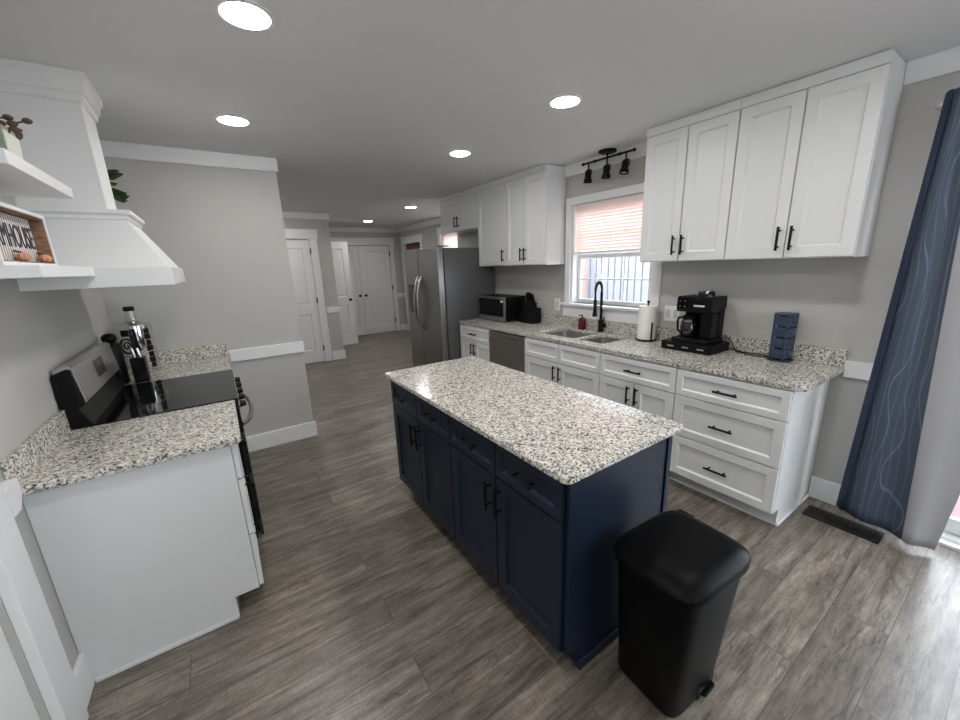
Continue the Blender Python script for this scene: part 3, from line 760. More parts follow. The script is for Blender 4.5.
build('lid_handle', MB().tube([(2.86, my0+0.06, Z+0.36), (2.865, my0+0.05, Z+0.38), (2.90, my0+0.045, Z+0.383), (2.91, my0+0.045, Z+0.372)], 0.007, 8), silver_m, hd, smooth=True)
build('control_panel', MB().box(2.826, 2.832, my1-0.095, my1-0.012, Z+0.245, Z+0.33), glossblk_m, hd, bevel=0.002)
for k in range(2):
    for j in range(2): build('button', MB().cyl((2.8255, my1-0.035-k*0.035, Z+0.265+j*0.04), (2.823, my1-0.035-k*0.035, Z+0.265+j*0.04), 0.006, seg=12), fside_m, hd)
build('badge', MB().box(2.829, 2.8315, my0+0.05, my0+0.125, Z+0.268, Z+0.280), emblem_m, hd)
cv = build('carafe', MB().lathe([(0.045, 0.036), (0.056, 0.05), (0.058, 0.10), (0.05, 0.15), (0.04, 0.172), (0.038, 0.172), (0.048, 0.15), (0.056, 0.10), (0.054, 0.052), (0.044, 0.039)], (2.895, my1-0.075, Z), 28), carafe_m, cm, smooth=True)
build('carafe_lid', MB().lathe([(0.042, 0.1725), (0.044, 0.19), (0.03, 0.20)], (2.895, my1-0.075, Z), 24), blackpl_m, cv, smooth=True)
build('carafe_handle', MB().tube([(2.86, my1-0.05, Z+0.178), (2.825, my1-0.035, Z+0.182), (2.815, my1-0.033, Z+0.16), (2.822, my1-0.035, Z+0.09), (2.842, my1-0.055, Z+0.065)], 0.008, 8), blackpl_m, cv, smooth=True)
cord = build('cord', MB().tube([(3.05, 1.31, Z+0.05), (3.055, 1.26, Z+0.01), (3.05, 1.22, CT1+0.005), (3.02, 1.15, CT1+0.005), (2.99, 1.09, CT1+0.005), (3.0, 1.03, CT1+0.005), (3.04, 1.0, CT1+0.005), (3.06, 1.05, CT1+0.006), (3.05, 1.12, CT1+0.006), (3.055, 1.2, CT1+0.007), (3.065, 1.26, CT1+0.02)], 0.0038, 8), blackpl_m, cm, smooth=True)
# pod carousel
qx, qy = 3.0, 0.934
pc = thing('pod_carousel', (qx, qy, CT1), 'slate blue coffee pod tower at the right end of the counter', 'pod holder')
build('base', MB().lathe([(0.070, 0), (0.072, 0.004), (0.07, 0.01), (0.03, 0.012)], (qx, qy, CT1), 28), dblue_m, pc, smooth=True)
build('core', MB().box(qx-0.03, qx+0.03, qy-0.03, qy+0.03, CT1+0.012, CT1+0.30), dblue_m, pc)
build('top_plate', MB().prism(rrect(qx-0.050, qx+0.050, qy-0.050, qy+0.050, 0.015), 'z', CT1+0.3005, CT1+0.312), blue_m, pc, bevel=0.003)
for sx, sy in ((-1, -1), (-1, 1), (1, -1), (1, 1)):
    build('corner_post', MB().box(min(qx+sx*0.034, qx+sx*0.046), max(qx+sx*0.034, qx+sx*0.046), min(qy+sy*0.034, qy+sy*0.046), max(qy+sy*0.034, qy+sy*0.046), CT1+0.012, CT1+0.30), blue_m, pc, bevel=0.002)
for k in range(4):
    zz = CT1+0.02+k*0.071
    build('pod_bay', MB().box(qx-0.050, qx-0.031, qy-0.034, qy+0.034, zz, zz+0.058), blue_m, pc, bevel=0.004)
    build('pod_bay', MB().box(qx-0.034, qx+0.034, qy-0.050, qy-0.031, zz, zz+0.058), blue_m, pc, bevel=0.004)
    build('pod_clip', MB().ell((qx, qy-0.053, zz+0.03), 0.014, 0.006, 0.014), blue_m, pc, smooth=True)
for o_ in list(bpy.data.objects):
    if o_.parent == pc: o_.rotation_euler = (0, 0, math.radians(-14))

# microwave
mw = thing('microwave', (2.92, 3.85, CT1), 'black and stainless microwave on the counter beside the fridge', 'microwave')
ma, mb_ = 3.575, 4.115
build('case', MB().box(2.772, 3.072, ma, mb_, CT1+0.012, CT1+0.295), blackpl_m, mw, bevel=0.004)
fr = build('front_frame', slab_holes('x', 2.75, 2.7715, ma, mb_, CT1+0.012, CT1+0.295, [(ma+0.022, mb_-0.012, CT1+0.062, CT1+0.268)]), steel_m, mw)
build('door_glass', MB().box(2.754, 2.7705, ma+0.155, mb_-0.013, CT1+0.063, CT1+0.267), glossblk_m, mw)
cp = build('control_panel', MB().box(2.753, 2.7705, ma+0.023, ma+0.152, CT1+0.063, CT1+0.267), glossblk_m, mw)
build('energy_sticker', MB().box(2.7515, 2.753, ma+0.025, ma+0.075, CT1+0.235, CT1+0.255), white_pl, cp)
for yy in (ma+0.05, mb_-0.05):
    for xx in (2.79, 3.04): build('foot', MB().cyl((xx, yy, CT1), (xx, yy, CT1+0.012), 0.014), blackpl_m, mw)
# knife block
kb = thing('knife_block', (3.0, 3.40, CT1), 'black slanted knife block full of knives between microwave and window', 'knife block')
def tiltp(x, z): return (x, z)
build('block', MB().prism([(2.90, CT1), (3.06, CT1), (3.066, CT1+0.225), (2.985, CT1+0.245), (2.925, CT1+0.10), (2.90, CT1+0.06)], 'y', 3.36, 3.50), blackpl_m, kb, bevel=0.004)
build('steak_knife_block', MB().prism([(2.90, CT1), (3.04, CT1), (3.045, CT1+0.17), (2.985, CT1+0.185), (2.92, CT1+0.07)], 'y', 3.265, 3.359), blackpl_m, kb, bevel=0.004)
klab = ['tallest black knife handle at the rear left of the knife block', 'black knife handle beside the tallest one in the block', 'black knife handle in the middle of the block', 'black knife handle at the right of the block top row', 'short black knife handle low at the left of the block', 'short black knife handle low at the right of the block']
def knife(i, x, y, z, L):
    k = thing('knife', (x, y, z), klab[i], 'knife', 'knives in the knife block')
    dd = Vector((-0.35, 0, 0.94)).normalized(); p = Vector((x, y, z))
    build('handle', MB().tube([p, p+dd*(L*0.3), p+dd*L], 0.0095, 8), black_m, k, smooth=True)
    build('bolster', MB().tube([p-dd*0.004, p+dd*0.006], 0.0105, 8), dsteel_m, k, smooth=True)
for i, (x, y, z, L) in enumerate(((3.05, 3.475, CT1+0.226, 0.12), (3.05, 3.445, CT1+0.226, 0.125), (3.05, 3.415, CT1+0.226, 0.12), (3.05, 3.385, CT1+0.226, 0.11), (3.01, 3.46, CT1+0.236, 0.085), (3.01, 3.40, CT1+0.236, 0.085))):
    knife(i, x, y, z, L)
# outlets
def plate(y0, y1, z0, z1, label, gangs):
    t_ = thing('wall_outlet', (XR, (y0+y1)/2, (z0+z1)/2), label, 'outlet', 'white outlet plates')
    build('cover_plate', MB().box(XR-0.006, XR, y0, y1, z0, z1), white_pl, t_, bevel=0.002)
    for k in range(gangs):
        yc = y0+(y1-y0)*(k+0.5)/gangs
        build('receptacle', MB().box(XR-0.009, XR-0.0062, yc-0.017, yc+0.017, (z0+z1)/2-0.034, (z0+z1)/2+0.034), fside_m if False else mat('outlet_face_%d' % len(MATS), srgb(196, 196, 194), 0.4), t_, bevel=0.002)
plate(1.68, 1.81, 1.08, 1.207, 'white double outlet plate between paper towels and coffee maker', 2)
plate(3.02, 3.10, 1.07, 1.20, 'white single outlet plate left of the sink window', 1)

# ------------------------------------------------------------------ fridge
fg = thing('refrigerator', (2.65, 4.63, 0), 'tall dark stainless side-by-side refrigerator at the end of the counter', 'refrigerator')
fa, fb_ = 4.165, 5.13; fs = 4.70
build('body', MB().box(2.312, 3.05, fa, fb_, 0.02, 1.80), fside_m, fg, bevel=0.006)
for (a, b) in ((fa, fs-0.003), (fs+0.003, fb_)):
    dd = build('door', MB().box(2.218, 2.305, a+0.001, b, 0.09, 1.815), fsteel_m, fg, bevel=0.012, seg=3)
    hy = fs-0.07 if a < fs-0.1 else fs+0.022
    hp = []
    for k in range(15):
        s_ = k/14; hp.append((2.222-0.085*math.sin(PI*s_)**0.7, hy, 0.75+0.72*s_))
    build('handle', MB().tube(hp, 0.014, 10), steel_m, dd, smooth=True)
    if a > fs-0.1: build('dispenser', MB().box(2.214, 2.2175, 4.84, 5.05, 0.98, 1.36), glossblk_m, dd, bevel=0.004)
build('toe_grille', MB().box(2.27, 2.311, fa+0.01, fb_-0.01, 0.02, 0.085), blackpl_m, fg)
for yy in (fa+0.06, fb_-0.06): build('hinge_cover', MB().box(2.25, 2.40, yy-0.035, yy+0.035, 1.8155, 1.828), fside_m, fg, bevel=0.004)
for yy in (fa+0.06, fb_-0.06):
    for xx in (2.36, 3.0): build('foot', MB().cyl((xx, yy, 0), (xx, yy, 0.02), 0.025), blackpl_m, fg)

# ------------------------------------------------------------------ upper cabinets
UF = 2.808; UZ0, UZ1 = 1.566, 2.508
UG = 'white upper cabinets'
def upper(y0, y1, z0, label, doors, ov=True):
    t_ = thing('upper_cabinet', (XR, (y0+y1)/2, z0), label, 'cabinet', UG)
    build('carcass', MB().box(UF+0.02, XR-0.002, y0+0.001, y1-0.001, z0, UZ1), cab_m, t_)
    build('top_molding', MB().prism([(UF+0.019, UZ1-0.05), (UF+0.004, UZ1-0.05), (UF-0.002, UZ1-0.02), (UF-0.012, UZ1), (UF+0.019, UZ1)], 'y', y0+0.001, y1-0.001), cab_m, t_)
    for (a, b, hy) in doors:
        cdoor(t_, a, b, z0+0.002, UZ1-0.052, hy, z0+0.115, xf=UF)
    return t_
upper(0.626, 1.2645, UZ0, 'white two-door upper cabinet at the right end of the wall', [(0.626, 0.939, 0.939-0.032), (0.939, 1.2645, 0.939+0.032)])
upper(1.2645, 1.8915, UZ0, 'white two-door upper cabinet immediately right of the sink window', [(1.2645, 1.578, 1.578-0.032), (1.578, 1.8915, 1.578+0.032)])
upper(2.957, 3.60, UZ0, 'white two-door upper cabinet immediately left of the sink window', [(2.957, 3.285, 3.285-0.032), (3.285, 3.60, 3.285+0.032)])
upper(3.60, 4.16, UZ0, 'white single-door upper cabinet above the microwave', [(3.60, 4.16, 3.64)])
upper(4.16, 5.11, 2.035, 'short white two-door cabinet above the refrigerator', [(4.16, 4.635, 4.60), (4.635, 5.11, 4.67)])

# track light
tl = thing('track_light', (2.992, 2.386, CZ), 'black track light with three spot heads above the sink window', 'ceiling lamp')
build('canopy', MB().lathe([(0.075, 0.0), (0.075, -0.014), (0.06, -0.022), (0.012, -0.024)], (2.992, 2.386, CZ), 28), black_m, tl, smooth=True)
build('stem', MB().cyl((2.992, 2.386, CZ-0.022), (2.992, 2.386, 2.458), 0.009), black_m, tl, smooth=True)
br_ = MB().cyl((2.992, 2.12, 2.455), (2.992, 2.655, 2.455), 0.009)
for yy in (2.12, 2.655): br_.ell((2.992, yy, 2.455), 0.014, 0.014, 0.014, 12, 8)
for yy in (2.26, 2.52): br_.cyl((2.992, yy-0.012, 2.455), (2.992, yy+0.012, 2.455), 0.0125)
build('bar', br_, black_m, tl, smooth=True)
for yy, tx in ((2.195, -0.25), (2.386, -0.05), (2.59, -0.05)):
    dv = Vector((tx*0.6, 0.02 if tx > -0.3 else 0.18, -1)).normalized(); p = Vector((2.992, yy, 2.455))
    q = p+Vector((0, 0, -0.055))
    hd = build('spot_head', MB().tube([q-dv*0.005, q+dv*0.012, q+dv*0.03, q+dv*0.075, q+dv*0.082, q+dv*0.115], 1, 16) if False else
               MB().loft([[tuple(q+dv*t_+(Vector((1, 0, 0)).cross(dv)).normalized()*r_*math.cos(2*PI*k/18)+dv.cross(Vector((1, 0, 0)).cross(dv)).normalized()*r_*math.sin(2*PI*k/18)) for k in range(18)]
                          for t_, r_ in ((0.0, 0.008), (0.006, 0.022), (0.03, 0.028), (0.075, 0.030), (0.08, 0.036), (0.11, 0.040), (0.11, 0.034), (0.095, 0.028))]), black_m, tl, smooth=True)
    build('yoke', MB().cyl(tuple(p), tuple(q), 0.007).tube([tuple(q+Vector((0.0, -0.036, -0.05))), tuple(q+Vector((0, -0.036, -0.01))), tuple(q+Vector((0, 0, 0.006))), tuple(q+Vector((0, 0.036, -0.01))), tuple(q+Vector((0, 0.036, -0.05)))], 0.004, 6), black_m, hd, smooth=True)
    c_ = q+dv*0.094
    build('bulb', MB().tube([tuple(c_), tuple(c_+dv*0.006)], 0.027, 16), white_pl, hd)

# ------------------------------------------------------------------ island
il = thing('kitchen_island', (1.19, 1.6, 0), 'navy blue island cabinet with black bar handles in the middle of the floor', 'kitchen island')
IX0, IX1, IY0, IY1 = 0.89, 1.49, 0.802, 2.408
build('carcass', MB().prism([(IX0, 0.114), (IX0+0.075, 0.114), (IX0+0.075, 0), (IX1, 0), (IX1, 0.888), (IX0, 0.888)], 'y', IY0+0.016, IY1), navy_m, il)
build('end_panel', MB().prism([(IX0-0.004, 0.114), (IX0+0.064, 0.114), (IX0+0.064, 0), (IX1+0.004, 0), (IX1+0.004, 0.888), (IX0-0.004, 0.888)], 'y', IY0, IY0+0.015), navy_m, il, bevel=0.001)
build('base_trim', MB().box(IX0+0.062, IX1+0.004, IY0-0.012, IY0-0.0005, 0, 0.045), navy_m, il, bevel=0.004)
build('corner_trim', MB().box(IX1-0.02, IX1+0.010, IY0-0.008, IY0-0.0005, 0.045, 0.888), navy_m, il, bevel=0.003)
w_i = (IY1-0.004-(IY0+0.018))/4
xi = 0.868
for k in range(4):
    a = IY0+0.018+k*w_i; b = a+w_i
    drawer(il, a, b, 0.700, 0.880, navy_m, -1, xi)
    hy = b-0.035 if k % 2 == 0 else a+0.035
    cdoor(il, a, b, 0.116, 0.700, hy, 0.60, navy_m, -1, xi)
ic = build('countertop', MB().prism(rrect(0.833, 1.543, 0.768, 2.425, 0.03), 'z', 0.8885, 0.914), granite_m, loc=(1.19, 1.6, 0.8885), bevel=0.005, seg=3)
tag(ic, 'speckled granite countertop on the navy island', 'countertop')

# trash can
cx, cy = 1.215, 0.585
tc_ = thing('trash_can', (cx, cy, 0), 'black plastic step bin standing at the near end of the island', 'bin')
rot = math.radians(-3)
def SE(dx, dy, hx, hy, z, p=6.5): return superell(cx+dx, cy+dy, hx, hy, z, 48, p, rot)
build('body', MB().loft([SE(0.0, 0.01, 0.130, 0.122, 0), SE(0, 0.01, 0.136, 0.128, 0.012), SE(-0.008, -0.010, 0.182, 0.147, 0.552), SE(-0.008, -0.010, 0.180, 0.145, 0.558)]), can_m, tc_, smooth=True)
lid = build('lid', MB().loft([SE(-0.008, -0.010, 0.186, 0.148, 0.5582, 5), SE(-0.009, -0.011, 0.203, 0.164, 0.566, 5), SE(-0.009, -0.011, 0.204, 0.165, 0.590, 5), SE(-0.007, -0.010, 0.196, 0.158, 0.602, 5), SE(0.012, -0.006, 0.150, 0.132, 0.622, 5), SE(0.016, -0.005, 0.120, 0.105, 0.626, 4), SE(0.016, -0.004, 0.06, 0.05, 0.629, 3)]), can_m, tc_, smooth=True)
build('hinge', MB().box(cx+0.175, cx+0.199, cy+0.05, cy+0.11, 0.566, 0.605), can_m, lid, bevel=0.004)
build('pedal', MB().prism(rrect(cx+0.02, cx+0.098, cy-0.140, cy-0.112, 0.012), 'z', 0.022, 0.034), can_m, tc_, bevel=0.004)
build('pedal_recess', MB().prism([(cx+0.0, 0.012), (cx+0.112, 0.012), (cx+0.108, 0.085), (cx+0.012, 0.085)], 'y', cy-0.1225, cy-0.114), blackdk_m, tc_)

# floor register
rg = thing('floor_vent', (2.895, 0.465, 0), 'dark bronze slotted floor vent near the curtain', 'vent')
build('frame', slab_holes('z', 0.0005, 0.006, 2.822, 2.968, 0.292, 0.638, [(2.85, 2.94, 0.315, 0.615)]), register_m, rg, bevel=0.001)
build('well', MB().box(2.849, 2.941, 0.314, 0.616, 0.0003, 0.001), blackdk_m, rg)
lv = MB()
for k in range(24): lv.box(2.852, 2.938, 0.319+k*0.0127, 0.3245+k*0.0127, 0.0012, 0.005)
for xx in (2.88, 2.91): lv.box(xx-0.002, xx+0.002, 0.315, 0.615, 0.0012, 0.005)
build('louvers', lv, register_m, rg)

# ------------------------------------------------------------------ curtain
RX, RZ = 3.022, 2.262
rd = thing('curtain_rod', (RX, -0.7, RZ), 'pale metal curtain rod with a small round finial above the sliding door', 'curtain rod')
build('rod', MB().cyl((RX, 0.44, RZ), (RX, -2.0, RZ), 0.011), silver_m, rd, smooth=True)
build('finial', MB().ell((RX, 0.462, RZ), 0.02, 0.024, 0.02), silver_m, rd, smooth=True)
for yy in (0.452-0.03, -1.9): build('bracket', MB().cyl((RX, yy, RZ), (XR, yy, RZ), 0.006).cyl((XR-0.004, yy, RZ), (XR, yy, RZ), 0.02, seg=14), silver_m, rd, smooth=True)
RX = 2.968
cu = thing('curtain', (RX, 0.25, RZ), 'navy curtain with pale wavy lines hanging right of the cabinets, its grey lining turned out', 'curtain')
def sheet(name, m, fn, nu=70, nv=30, th=0.003):
    me = bpy.data.meshes.new(name); bm_ = bmesh.new(); uvl = bm_.loops.layers.uv.new('uv')
    org = wloc(cu); g = [[bm_.verts.new(Vector(fn(i/nu, j/nv)[:3])-org) for i in range(nu+1)] for j in range(nv+1)]
    for j in range(nv):
        for i in range(nu):
            f = bm_.faces.new((g[j][i], g[j][i+1], g[j+1][i+1], g[j+1][i])); f.smooth = True
            for lp, (a, b) in zip(f.loops, ((i, j), (i+1, j), (i+1, j+1), (i, j+1))):
                lp[uvl].uv = (a/nu*0.9, b/nv*2.2)
    bm_.to_mesh(me); bm_.free(); me.materials.append(m)
    o_ = bpy.data.objects.new(name, me); COL.objects.link(o_); o_.parent = cu
    sd_ = o_.modifiers.new('thickness', 'SOLIDIFY'); sd_.thickness = th
    return o_
def edge(t0, t1, v): return t0+(t1-t0)*v   # v: 0 top, 1 bottom
def fold(u, v, yA, yB, amp, nf, ph, x0):
    y = yA+(yB-yA)*u
    x = x0+amp*math.cos(2*PI*nf*u+ph)*(0.7+0.3*v)
    return x, y
ZT, ZB = 2.30, 0.025
def f_hem(u, v):
    yA = edge(0.450, 0.518, v); yB = edge(0.424, 0.477, v)
    x = RX+0.012+(-0.045)*math.sin(PI*0.5*u)
    return (x, yA+(yB-yA)*u, ZT+(ZB+0.04-ZT)*v)
def f_navy(u, v):
    yA = edge(0.426, 0.480, v); yB = edge(0.325, 0.215, v)
    x, y = fold(u, v, yA, yB, 0.016, 1.35, 0.4, RX-0.026)
    return (x, y, ZT+(ZB+0.035*(1-u)-ZT)*v)
def f_line(u, v):
    yA = edge(0.330, 0.222, v); yB = edge(0.06, 0.105-0.05*math.sin(PI*v), v)
    x, y = fold(u, v, yA, yB, 0.020, 0.8, 2.2, RX-0.035)
    return (x-0.01*math.sin(u*PI), y, ZT+(ZB+0.005-ZT)*v)
sheet('side_hem', hem_m, f_hem, 12, 24)
sheet('front_panel', curtain_m, f_navy, 60, 40)
sheet('lining', lining_m, f_line, 50, 40)

# ------------------------------------------------------------------ left run
LF = -0.064; LFX = LF+0.021
def left_cab(y0, y1, label):
    t_ = thing('base_cabinet', (LF, (y0+y1)/2, 0), label, 'cabinet', 'white base cabinets along the left wall')
    build('carcass', MB().prism([(LF, 0.114), (LF-0.1, 0.114), (LF-0.1, 0), (XL+0.002, 0), (XL+0.002, TOP), (LF, TOP)], 'y', y0, y1), cab_m, t_, bevel=0.001)
    for (a, b) in ((0.694, TOP-0.008), (0.406, 0.694), (0.116, 0.406)):
        drawer(t_, y0+0.004, y1, a, b, cab_m, 1, LFX)
    return t_
t = left_cab(1.905, 2.452, 'white drawer cabinet with a plain end panel, left of the stove')
build('shoe_molding', MB().box(XL+0.022, LF-0.102, 1.893, 1.9045, 0, 0.02), trim_m, t, bevel=0.004)
left_cab(3.266, 3.872, 'white drawer cabinet between the stove and the partition wall')
lc = thing('countertop', (-0.35, 2.15, CT0), 'granite countertop left of the stove at the left edge', 'countertop')
build('slab', MB().prism(rrect(XL+0.002, -0.018, 1.849, 2.453, 0.035, corners=(0, 1, 0, 0)), 'z', CT0+0.0005, CT1), granite_m, lc, bevel=0.005, seg=3)
tag(build('backsplash', MB().box(XL+0.002, XL+0.022, 1.851, 2.453, CT1+0.0005, 1.016), granite_m, loc=(XL, 2.15, CT1), bevel=0.002), 'granite backsplash strip on the left wall beside the stove', 'backsplash')
lc = thing('countertop', (-0.35, 3.57, CT0), 'short granite countertop between the stove and the partition wall', 'countertop')
build('slab', MB().box(XL+0.002, -0.006, 3.266, 3.8725, CT0+0.0005, CT1), granite_m, lc, bevel=0.004, seg=3)
tag(build('backsplash', MB().box(XL+0.023, -0.004, 3.8525, 3.8725, CT1+0.0005, 1.022), granite_m, loc=(-0.35, 3.8725, CT1), bevel=0.002), 'granite backsplash strip on the grey partition wall behind the stove', 'backsplash')
tag(build('backsplash', MB().box(XL+0.002, XL+0.0225, 3.268, 3.8725, CT1+0.0005, 1.022), granite_m, loc=(XL, 3.57, CT1), bevel=0.002), 'granite backsplash strip in the corner hidden behind the metal bottle', 'backsplash')

# range
RA, RB = 2.457, 3.262
rn = thing('stove', (-0.33, (RA+RB)/2, 0), 'black glass-top electric stove with a stainless control back panel', 'stove')
build('body', MB().box(XL+0.012, -0.035, RA, RB, 0.02, 0.900), blackpl_m, rn, bevel=0.002)
build('cooktop', MB().box(-0.655, 0.000, RA, RB, 0.9005, 0.918), glossblk_m, rn, bevel=0.004)
bk = build('backguard', MB().prism([(XL+0.006, 0.9185), (-0.588, 0.9185), (-0.625, 1.005), (-0.600, 1.022), (-0.616, 1.19), (-0.63, 1.196), (XL+0.012, 1.178), (XL+0.006, 1.16)], 'y', RA, RB), blackpl_m, rn, bevel=0.003)
def slant(t_): return (-0.598+(-0.613+0.598)*t_, 1.028+(1.198-1.028)*t_)
pa, pb = slant(0.02), slant(1.0)
pn = build('control_panel', MB().prism([(pa[0], pa[1]), (pa[0]+0.005, pa[1]), (pb[0]+0.004, pb[1]+0.002), (-0.627, 1.212), (XL+0.014, 1.196), (XL+0.014, 1.179), (-0.63, 1.1965), (-0.6165, 1.1905)], 'y', RA+0.012, RB-0.012), steel_m, bk, bevel=0.001)
dm = [slant(0.32), slant(0.84)]
build('display', MB().prism([(dm[0][0]+0.0045, dm[0][1]), (dm[0][0]+0.0062, dm[0][1]), (dm[1][0]+0.0062, dm[1][1]), (dm[1][0]+0.0045, dm[1][1])], 'y', 2.79, 2.97), display_m, pn)
build('oven_front', MB().box(-0.034, -0.004, RA+0.002, RB-0.002, 0.80, 0.8995), blackpl_m, rn, bevel=0.004)
for k in range(5):
    yy = RA+0.10+k*(RB-RA-0.2)/4
    kn = build('knob', MB().cyl((-0.004, yy, 0.855), (0.014, yy, 0.855), 0.023, 0.021, 18), blackpl_m, rn, smooth=True)
    build('knob_cap', MB().cyl((0.0142, yy, 0.855), (0.034, yy, 0.855), 0.019, 0.017, 18), blackpl_m, kn, smooth=True)
    build('knob_ring', MB().cyl((-0.0035, yy, 0.855), (0.003, yy, 0.855), 0.026, 0.026, 18), chrome_m, kn, smooth=True)
od = build('oven_door', MB().box(-0.034, -0.002, RA+0.004, RB-0.004, 0.23, 0.795), glossblk_m, rn, bevel=0.004)
hp = [(-0.002+0.066*math.sin(PI*k/14)**0.5, RA+0.05+(RB-RA-0.10)*k/14, 0.745) for k in range(15)]
build('oven_handle', MB().tube(hp, 0.012, 10), dsteel_m, od, smooth=True)
build('storage_drawer', MB().box(-0.034, -0.004, RA+0.004, RB-0.004, 0.05, 0.224), blackpl_m, rn, bevel=0.004)
for yy in (RA+0.05, RB-0.05):
    for xx in (-0.6, -0.08): build('foot', MB().cyl((xx, yy, 0), (xx, yy, 0.02), 0.02), blackpl_m, rn)

# range hood
hd = thing('range_hood', (XL, (RA+RB)/2, 1.54), 'white tapered range hood with a square chimney above the stove', 'range hood')
HA, HB = 2.448, 3.29
hx0 = XL+0.002
build('bottom_band', MB().box(hx0, -0.163, HA, HB, 1.553, 1.640), cab_m, hd, bevel=0.002)
TA, TB, TX = 2.64, 3.08, -0.318       # top of the sloped part
build('canopy', MB().loft([[(hx0, HA+0.008, 1.6405), (-0.178, HA+0.008, 1.6405), (-0.178, HB-0.008, 1.6405), (hx0, HB-0.008, 1.6405)], [(hx0, TA, 1.88), (TX, TA, 1.88), (TX, TB, 1.88), (hx0, TB, 1.88)]]), cab_m, hd)
def frame_ring(o1, z): return [(hx0, TA-o1, z), (TX+o1, TA-o1, z), (TX+o1, TB+o1, z), (hx0, TB+o1, z)]
build('cap_molding', MB().loft([frame_ring(0.006, 1.866), frame_ring(0.016, 1.872), frame_ring(0.016, 1.888), frame_ring(0.030, 1.898), frame_ring(0.030, 1.915), frame_ring(0.0, 1.9155)]), cab_m, hd)
CA, CB, CX = 2.71, 2.99, -0.383
build('chimney', MB().box(hx0, CX-0.0185, CA, CB, 1.916, CZ-0.001), cab_m, hd)
build('front_board', MB().box(CX-0.018, CX, CA, CB, 1.916, 2.39), cab_m, hd)
def cring(o1, z): return [(hx0, CA-o1, z), (CX+o1, CA-o1, z), (CX+o1, CB+o1, z), (hx0, CB+o1, z)]
build('crown_molding', MB().loft([cring(0.001, 2.39), cring(0.012, 2.395), cring(0.016, 2.425), cring(0.026, 2.43), cring(0.030, 2.465), cring(0.042, 2.48), cring(0.046, CZ-0.001)]), cab_m, hd)

# shelves beside the hood
def shelf(y0, y1, z0, z1, label):
    o_ = build('floating_shelf', MB().box(XL+0.001, -0.443, y0, y1, z0, z1), trim_m, loc=(XL, (y0+y1)/2, z0), bevel=0.002)
    return tag(o_, label, 'shelf', 'white floating shelves')
shelf(1.787, 2.446, 1.932, 1.974, 'upper white floating shelf at the left edge holding the tin planter')
shelf(1.787, 2.446, 1.606, 1.645, 'lower white floating shelf at the left edge holding the framed sign')
shelf(3.335, 3.872, 1.932, 1.974, 'white floating shelf behind the range hood holding the green plant')

# framed sign on lower shelf
SZ = 1.6455
sx1 = -0.515; sx0 = sx1-0.05; sy0, sy1, sz1 = 1.78, 2.285, SZ+0.195
sg = thing('box_sign', (sx0, (sy0+sy1)/2, SZ), 'white framed box sign with dark lettering on the lower left shelf', 'sign')
build('frame', slab_holes('x', sx0+0.008, sx1, sy0, sy1, SZ, sz1, [(sy0+0.012, sy1-0.012, SZ+0.012, sz1-0.012)]), trim_m, sg)
build('back_board', MB().box(sx0, sx0+0.0078, sy0, sy1, SZ, sz1), wood_m, sg)
build('inner_lining', slab_holes('x', sx0+0.009, sx1-0.004, sy0+0.0122, sy1-0.0122, SZ+0.0122, sz1-0.0122, [(sy0+0.016, sy1-0.016, SZ+0.016, sz1-0.016)]), wood_m, sg)
PA, PB = sy0+0.04, sy1-0.055
sx0 = sx0
sp_ = build('slat_panel', MB().box(sx0+0.0081, sx0+0.016, PA, PB, SZ+0.0165, sz1-0.02), stripe_m, sg)
yc = (PA+PB)/2
text_mesh('lettering', 'FARMHOUSE', 0.105, letter_m, sg, Matrix.Translation((sx0+0.0172, yc, SZ+0.10)) @ Matrix.Rotation(PI/2, 4, 'Z') @ Matrix.Rotation(PI/2, 4, 'X') , 0.001, scale=(0.66, 1.05))
for i, (yy, r_, lab) in enumerate(((2.0, 0.019, 'small terracotta pumpkin at the left inside the box sign'), (2.215, 0.0195, 'larger terracotta pumpkin at the right inside the box sign'))):
    p_ = thing('pumpkin', (sx1-0.012, yy, SZ+0.0165), lab, 'pumpkin', 'small pumpkins in the box sign')
    rr = []
    for k in range(1, 10):
        a = -PI/2+PI*k/10
        rr.append([(sx1-0.012+r_*0.85*math.cos(a)*(1+0.08*math.cos(8*2*PI*j/32))*math.cos(2*PI*j/32), yy+r_*1.45*math.cos(a)*(1+0.08*math.cos(8*2*PI*j/32))*math.sin(2*PI*j/32), SZ+0.0165+r_*0.78+r_*0.8*math.sin(a)) for j in range(32)])
    build('fruit', MB().loft(rr), pumpkin_m, p_, smooth=True)
    build('stem', MB().cyl((sx1-0.012, yy, SZ+0.0165+r_*1.5), (sx1-0.033, yy+0.004, SZ+0.0165+r_*1.9), 0.004, 0.003, 8), twig_m, p_, smooth=True)

